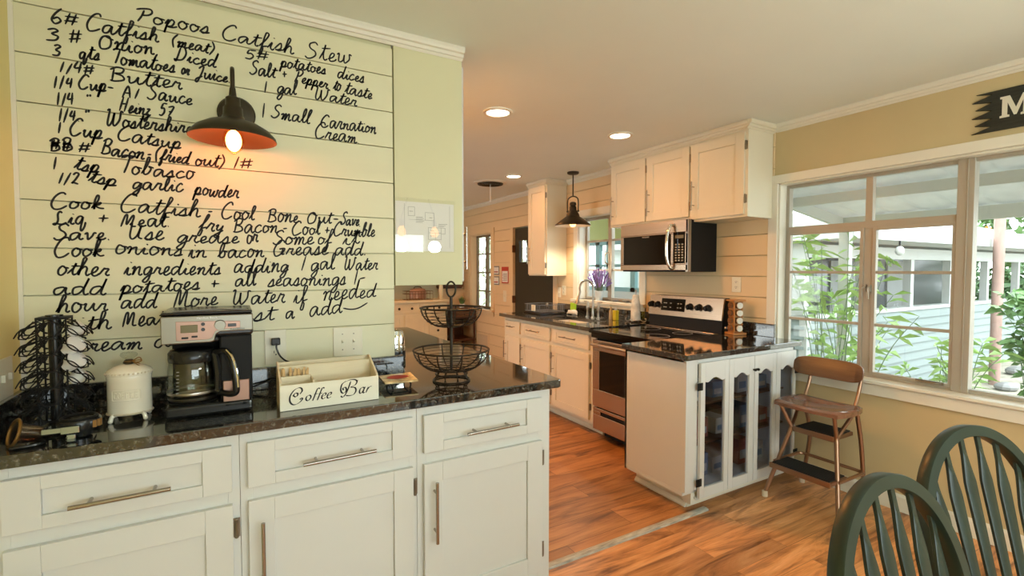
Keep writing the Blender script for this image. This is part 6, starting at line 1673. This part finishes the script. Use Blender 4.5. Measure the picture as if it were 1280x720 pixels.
# house next door: low lap siding, screened porch, white wall with a dark window
nh = thing('neighbour_house', 'white porch house with pale aqua lap siding seen through the window', 'house', (8, 4.5, -.3))
CXn, CYn = 6.0, 3.30
m = MB(); n_ = 9
for k in range(n_):
    z = -.28+k*.123
    m.prism([(0, z), (.040, z), (.006, z+.125), (0, z+.125)], lambda u, v: (CXn, CYn-u, v), lambda u, v: (15.5, CYn-u, v))
    m.prism([(0, z), (.040, z), (.006, z+.125), (0, z+.125)], lambda u, v: (CXn-u, CYn, v), lambda u, v: (CXn-u, 7.0, v))
m.box(CXn, 15.5, CYn, CYn+.1, -.3, .83); m.box(CXn, CXn+.1, CYn, 7.0, -.3, .83)
m.build('lap_siding', M['siding'], nh)
m = MB(); m.box(CXn-.03, CXn+.06, CYn-.03, CYn+.06, -.3, .86); m.box(CXn-.03, 15.5, CYn-.04, CYn+.10, .83, .88); m.box(CXn-.04, CXn+.10, CYn, 7.0, .83, .88); m.build('corner_board', M['extwhite'], nh)
m = MB()
for x in (6.0, 7.4, 8.8, 10.2, 11.8, 13.4, 15.2): m.box(x-.05, x+.05, CYn, CYn+.1, .88, 1.62)
m.box(6.0, 15.5, CYn-.02, CYn+.1, 1.58, 1.74); m.build('porch_posts', M['extwhite'], nh)
m = MB(); m.prism([(CYn-.55, 1.78), (CYn-.55, 1.90), (7.0, 3.2), (7.0, 1.78)], lambda u, v: (5.9, u, v), lambda u, v: (16, u, v)); m.build('roof', M['extwhite'], nh)
m = MB(); m.box(6.1, 15.4, CYn+1.6, CYn+1.7, .0, 1.78); m.build('porch_back_wall', M['extdark'], nh)
for x in (7.9, 10.0, 12.2):
    MB().box(x-.35, x+.35, CYn+1.57, CYn+1.6, .4, 1.6).build('porch_door', M['extwhite'], nh)
m = MB(); m.box(CXn+.0, CXn+.1, CYn+.10, 7.0, .88, 1.80); m.build('side_wall', M['extwhite'], nh)
wd = MB(); rect_frame(wd, CXn-.02, .03, 3.62, 4.55, 1.02, 1.72, .05); wf2 = wd.build('window', M['extwhite'], nh)
MB().box(CXn-.01, CXn, 3.66, 4.51, 1.06, 1.68).build('pane', M['extdark'], wf2)
# string lights and hanging basket under the eaves
hb = thing('hanging_basket', 'dark hanging basket of plants by the neighbouring window', 'hanging plant', (5.72, 3.85, 1.46))
m = MB(); m.sph((5.72, 3.85, 1.50), .09, 12, 8, (1, 1, .6)); m.build('basket', M['bark'], hb, smooth=True)
m = MB()
for s in (-1, 1): m.tube([(5.72, 3.85+s*.085, 1.51), (5.72, 3.85, 1.72)], .005, 5)
m.tube([(5.72, 3.85, 1.71), (5.91, 3.85, 1.785)], .006, 5); m.build('hanger', M['iron'], hb)
def leaves(mb, pts, size, rnd, droop=.3, aspect=.35):
    for (p, d) in pts:
        d = Vector(d).normalized(); s = d.cross(Vector((rnd.uniform(-1, 1), rnd.uniform(-1, 1), rnd.uniform(-.3, 1)))).normalized()
        L = size*rnd.uniform(.6, 1.3); w = L*aspect*.5; p = Vector(p); nrm = d.cross(s)
        mid_ = p+d*L*.5+nrm*L*.06; tip = p+d*L-Vector((0, 0, L*droop))
        mb.add([p, mid_+s*w, tip, mid_-s*w], [(0, 1, 2), (0, 2, 3)])
m = MB(); leaves(m, [((5.72+rnd.uniform(-.08, .08), 3.85+rnd.uniform(-.08, .08), 1.53), (rnd.uniform(-1, 1), rnd.uniform(-1, 1), rnd.uniform(-.2, 1))) for _ in range(60)], .12, rnd); m.build('foliage', M['leafdark'], hb)
for i, (x, y, l) in enumerate(((6.9, 2.72, 'clear hanging bulb under the porch eave, seen through the middle panes'), (8.6, 2.72, 'clear hanging bulb under the porch eave by the window mullion'))):
    t = thing('string_light', l, 'hanging bulb', (x, y, 1.60)); MB().cyl((x, y, 1.775), (x, y, 1.70), .012, n=8).build('socket', M['black'], t); MB().sph((x, y, 1.655), .048, 12, 8, (1, 1, 1.2)).build('bulb', M['extwhite'], t, smooth=True)

# leafy shrub close outside the casement
def shrub(name, label, base, n, spread, h, leafsize, m_, seed, nl=16, aspect=.33, bend=.5):
    r = random.Random(seed); t = thing(name, label, 'shrub', base)
    st, lf = MB(), MB()
    for k in range(n):
        a = r.uniform(0, 2*PI); R_ = r.uniform(.15, 1)*spread; hh = h*r.uniform(.6, 1.05)
        b0 = Vector(base)+Vector((r.uniform(-.12, .12), r.uniform(-.12, .12), 0)); e = Vector(base)+Vector((R_*math.cos(a), R_*math.sin(a), hh))
        c = b0.lerp(e, .55)+Vector((0, 0, hh*.14))
        sp = spline([b0, c, e], 8); st.tube(sp, .009, 5, radii=[.006*(1-i/len(sp)*.7) for i in range(len(sp))])
        pl = []
        for q_ in range(nl):
            i = r.randrange(len(sp)//3, len(sp)); d = Vector((r.uniform(-1, 1), r.uniform(-1, 1), r.uniform(-.25, .6)))
            pl.append((sp[i], d))
        leaves(lf, pl, leafsize, r, .25, aspect)
    st.build('stems', M['stemgreen'], t); lf.build('foliage', m_, t)
    return t
shrub('leafy_shrub', 'bright green long-leaved shrub right outside the casement panes', (5.05, 2.48, -.30), 20, .68, 2.05, .17, M['leafbright'], 11, 17, .26)
shrub('leafy_shrub', 'low bright green shrub outside the lower casement panes', (5.75, 1.80, -.30), 14, .42, 1.05, .15, M['leafbright'], 12, 14, .26)
shrub('leafy_shrub', 'dense dark green bush outside at the edge of the fixed pane', (7.6, 1.62, -.30), 46, .55, 1.45, .13, M['leaf'], 13, 34, .55)
# post, logs, stones, hedge and trees in the yard
pp = MB().lathe([(.065, -.30), (.065, 2.6), (0, 2.6)], (9.9, 2.66, 0), 14).build('yard_post', M['post'], smooth=True); tag(pp, 'weathered pinkish wooden post standing in the yard', 'post')
def tree(name, label, cat, base, h, cw, chh, m_, seed, nleaf, leafsize, trunk=True, zc=None):
    r = random.Random(seed); t = thing(name, label, cat, base); lf = MB(); zc = zc if zc is not None else h-chh/2
    blobs = [(r.uniform(-.55, .55)*cw, r.uniform(-.55, .55)*cw, zc+r.uniform(-.35, .35)*chh, r.uniform(.3, .55)) for _ in range(9)]
    pl = []
    for k in range(nleaf):
        b = r.choice(blobs); d = Vector((r.gauss(0, 1), r.gauss(0, 1), r.gauss(0, 1))).normalized()
        p = Vector(base)+Vector((b[0], b[1], b[2]))+Vector((d.x*cw*b[3], d.y*cw*b[3], d.z*chh*b[3]*.8))
        pl.append((p, d+Vector((r.uniform(-.8, .8), r.uniform(-.8, .8), r.uniform(-.8, .3)))))
    leaves(lf, pl, leafsize, r, .2, .6); lf.build('crown', m_, t)
    if trunk: 
        m = MB(); b = Vector(base); m.tube(spline([b, b+Vector((.05, .1, h*.35)), b+Vector((0, 0, h*.75))], 5), .1, 8, radii=[.16-.009*i for i in range(11)]); m.build('trunk', M['bark'], t, smooth=True)
    return t
tree('clipped_hedge', 'dark green hedge across the back of the yard', 'hedge', (19.5, 4.9, -.3), 2.0, 3.0, 1.9, M['leafdark'], 21, 5200, .22, False, .75)
tree('shade_tree', 'light green tree rising behind the yard post', 'tree', (27, 7.2, -.3), 7.6, 4.0, 4.8, M['leaf'], 22, 4200, .50)
tree('shade_tree', 'light green tree at the right end of the dining window view', 'tree', (24, -1.6, -.3), 7.0, 3.4, 4.6, M['leafbright'], 23, 3600, .46)
for i, (x, y, sz, l) in enumerate(((9.6, 2.45, .13, 'grey stone lying by the foot of the yard post, the nearer one'), (11.2, 2.72, .16, 'grey stone lying beyond the yard post'), (10.6, 2.35, .10, 'small grey stone to the right of the yard post'))):
    o = MB().sph((x, y, -.30+sz*.35), sz, 10, 7, (1.2, 1, .55)).build('yard_stone', M['greyplastic']); tag(o, l, 'stone')
lg = MB(); lg.tube(spline([(9.2, 2.15, -.24), (9.5, 2.0, -.20), (9.8, 1.75, -.10), (10.0, 1.60, .10)], 5), .06, 8); lg.tube([(9.5, 2.0, -.22), (9.35, 1.75, -.05)], .045, 7)
o = lg.build('fallen_branch', M['bark'], smooth=True); tag(o, 'dark fallen branch on the ground under the bush', 'branch')

# glazed sun room outside the sink window
sn_ = thing('sun_room', 'glazed sun room with olive header and teal frames outside the sink window', 'sun room', (4.9, 5.0, -.3))
m = MB(); m.box(4.80, 4.90, 3.6, 7.5, 1.86, 2.5); m.build('header', M['olive'], sn_)
m = MB(); m.box(4.80, 4.90, 3.6, 7.5, -.3, 1.12); m.build('lower_wall', M['extwhite'], sn_)
m = MB(); rect_frame(m, 4.80, .06, 3.6, 7.5, 1.12, 1.86, .06)
for y in (4.2, 4.75, 5.0, 5.5, 5.75, 6.3, 6.9): m.box(4.80, 4.86, y-.045, y+.045, 1.12, 1.86)
m.box(4.80, 4.86, 3.6, 7.5, 1.47, 1.51); m.build('teal_frames', M['teal'], sn_)
m = MB(); m.box(XR+.14, 4.9, 3.6, 7.5, 2.5, 2.56); m.build('roof', M['extwhite'], sn_)
# trees outside the far window
tree('shade_tree', 'pale leafy tree outside the narrow far window', 'tree', (6.6, 11.2, -.3), 4.2, 1.8, 3.2, M['leafpale'], 31, 700, .20)
tree('shade_tree', 'second leafy tree farther off outside the narrow far window', 'tree', (8.2, 16.0, -.3), 5.0, 2.2, 3.6, M['leafpale'], 32, 800, .30)
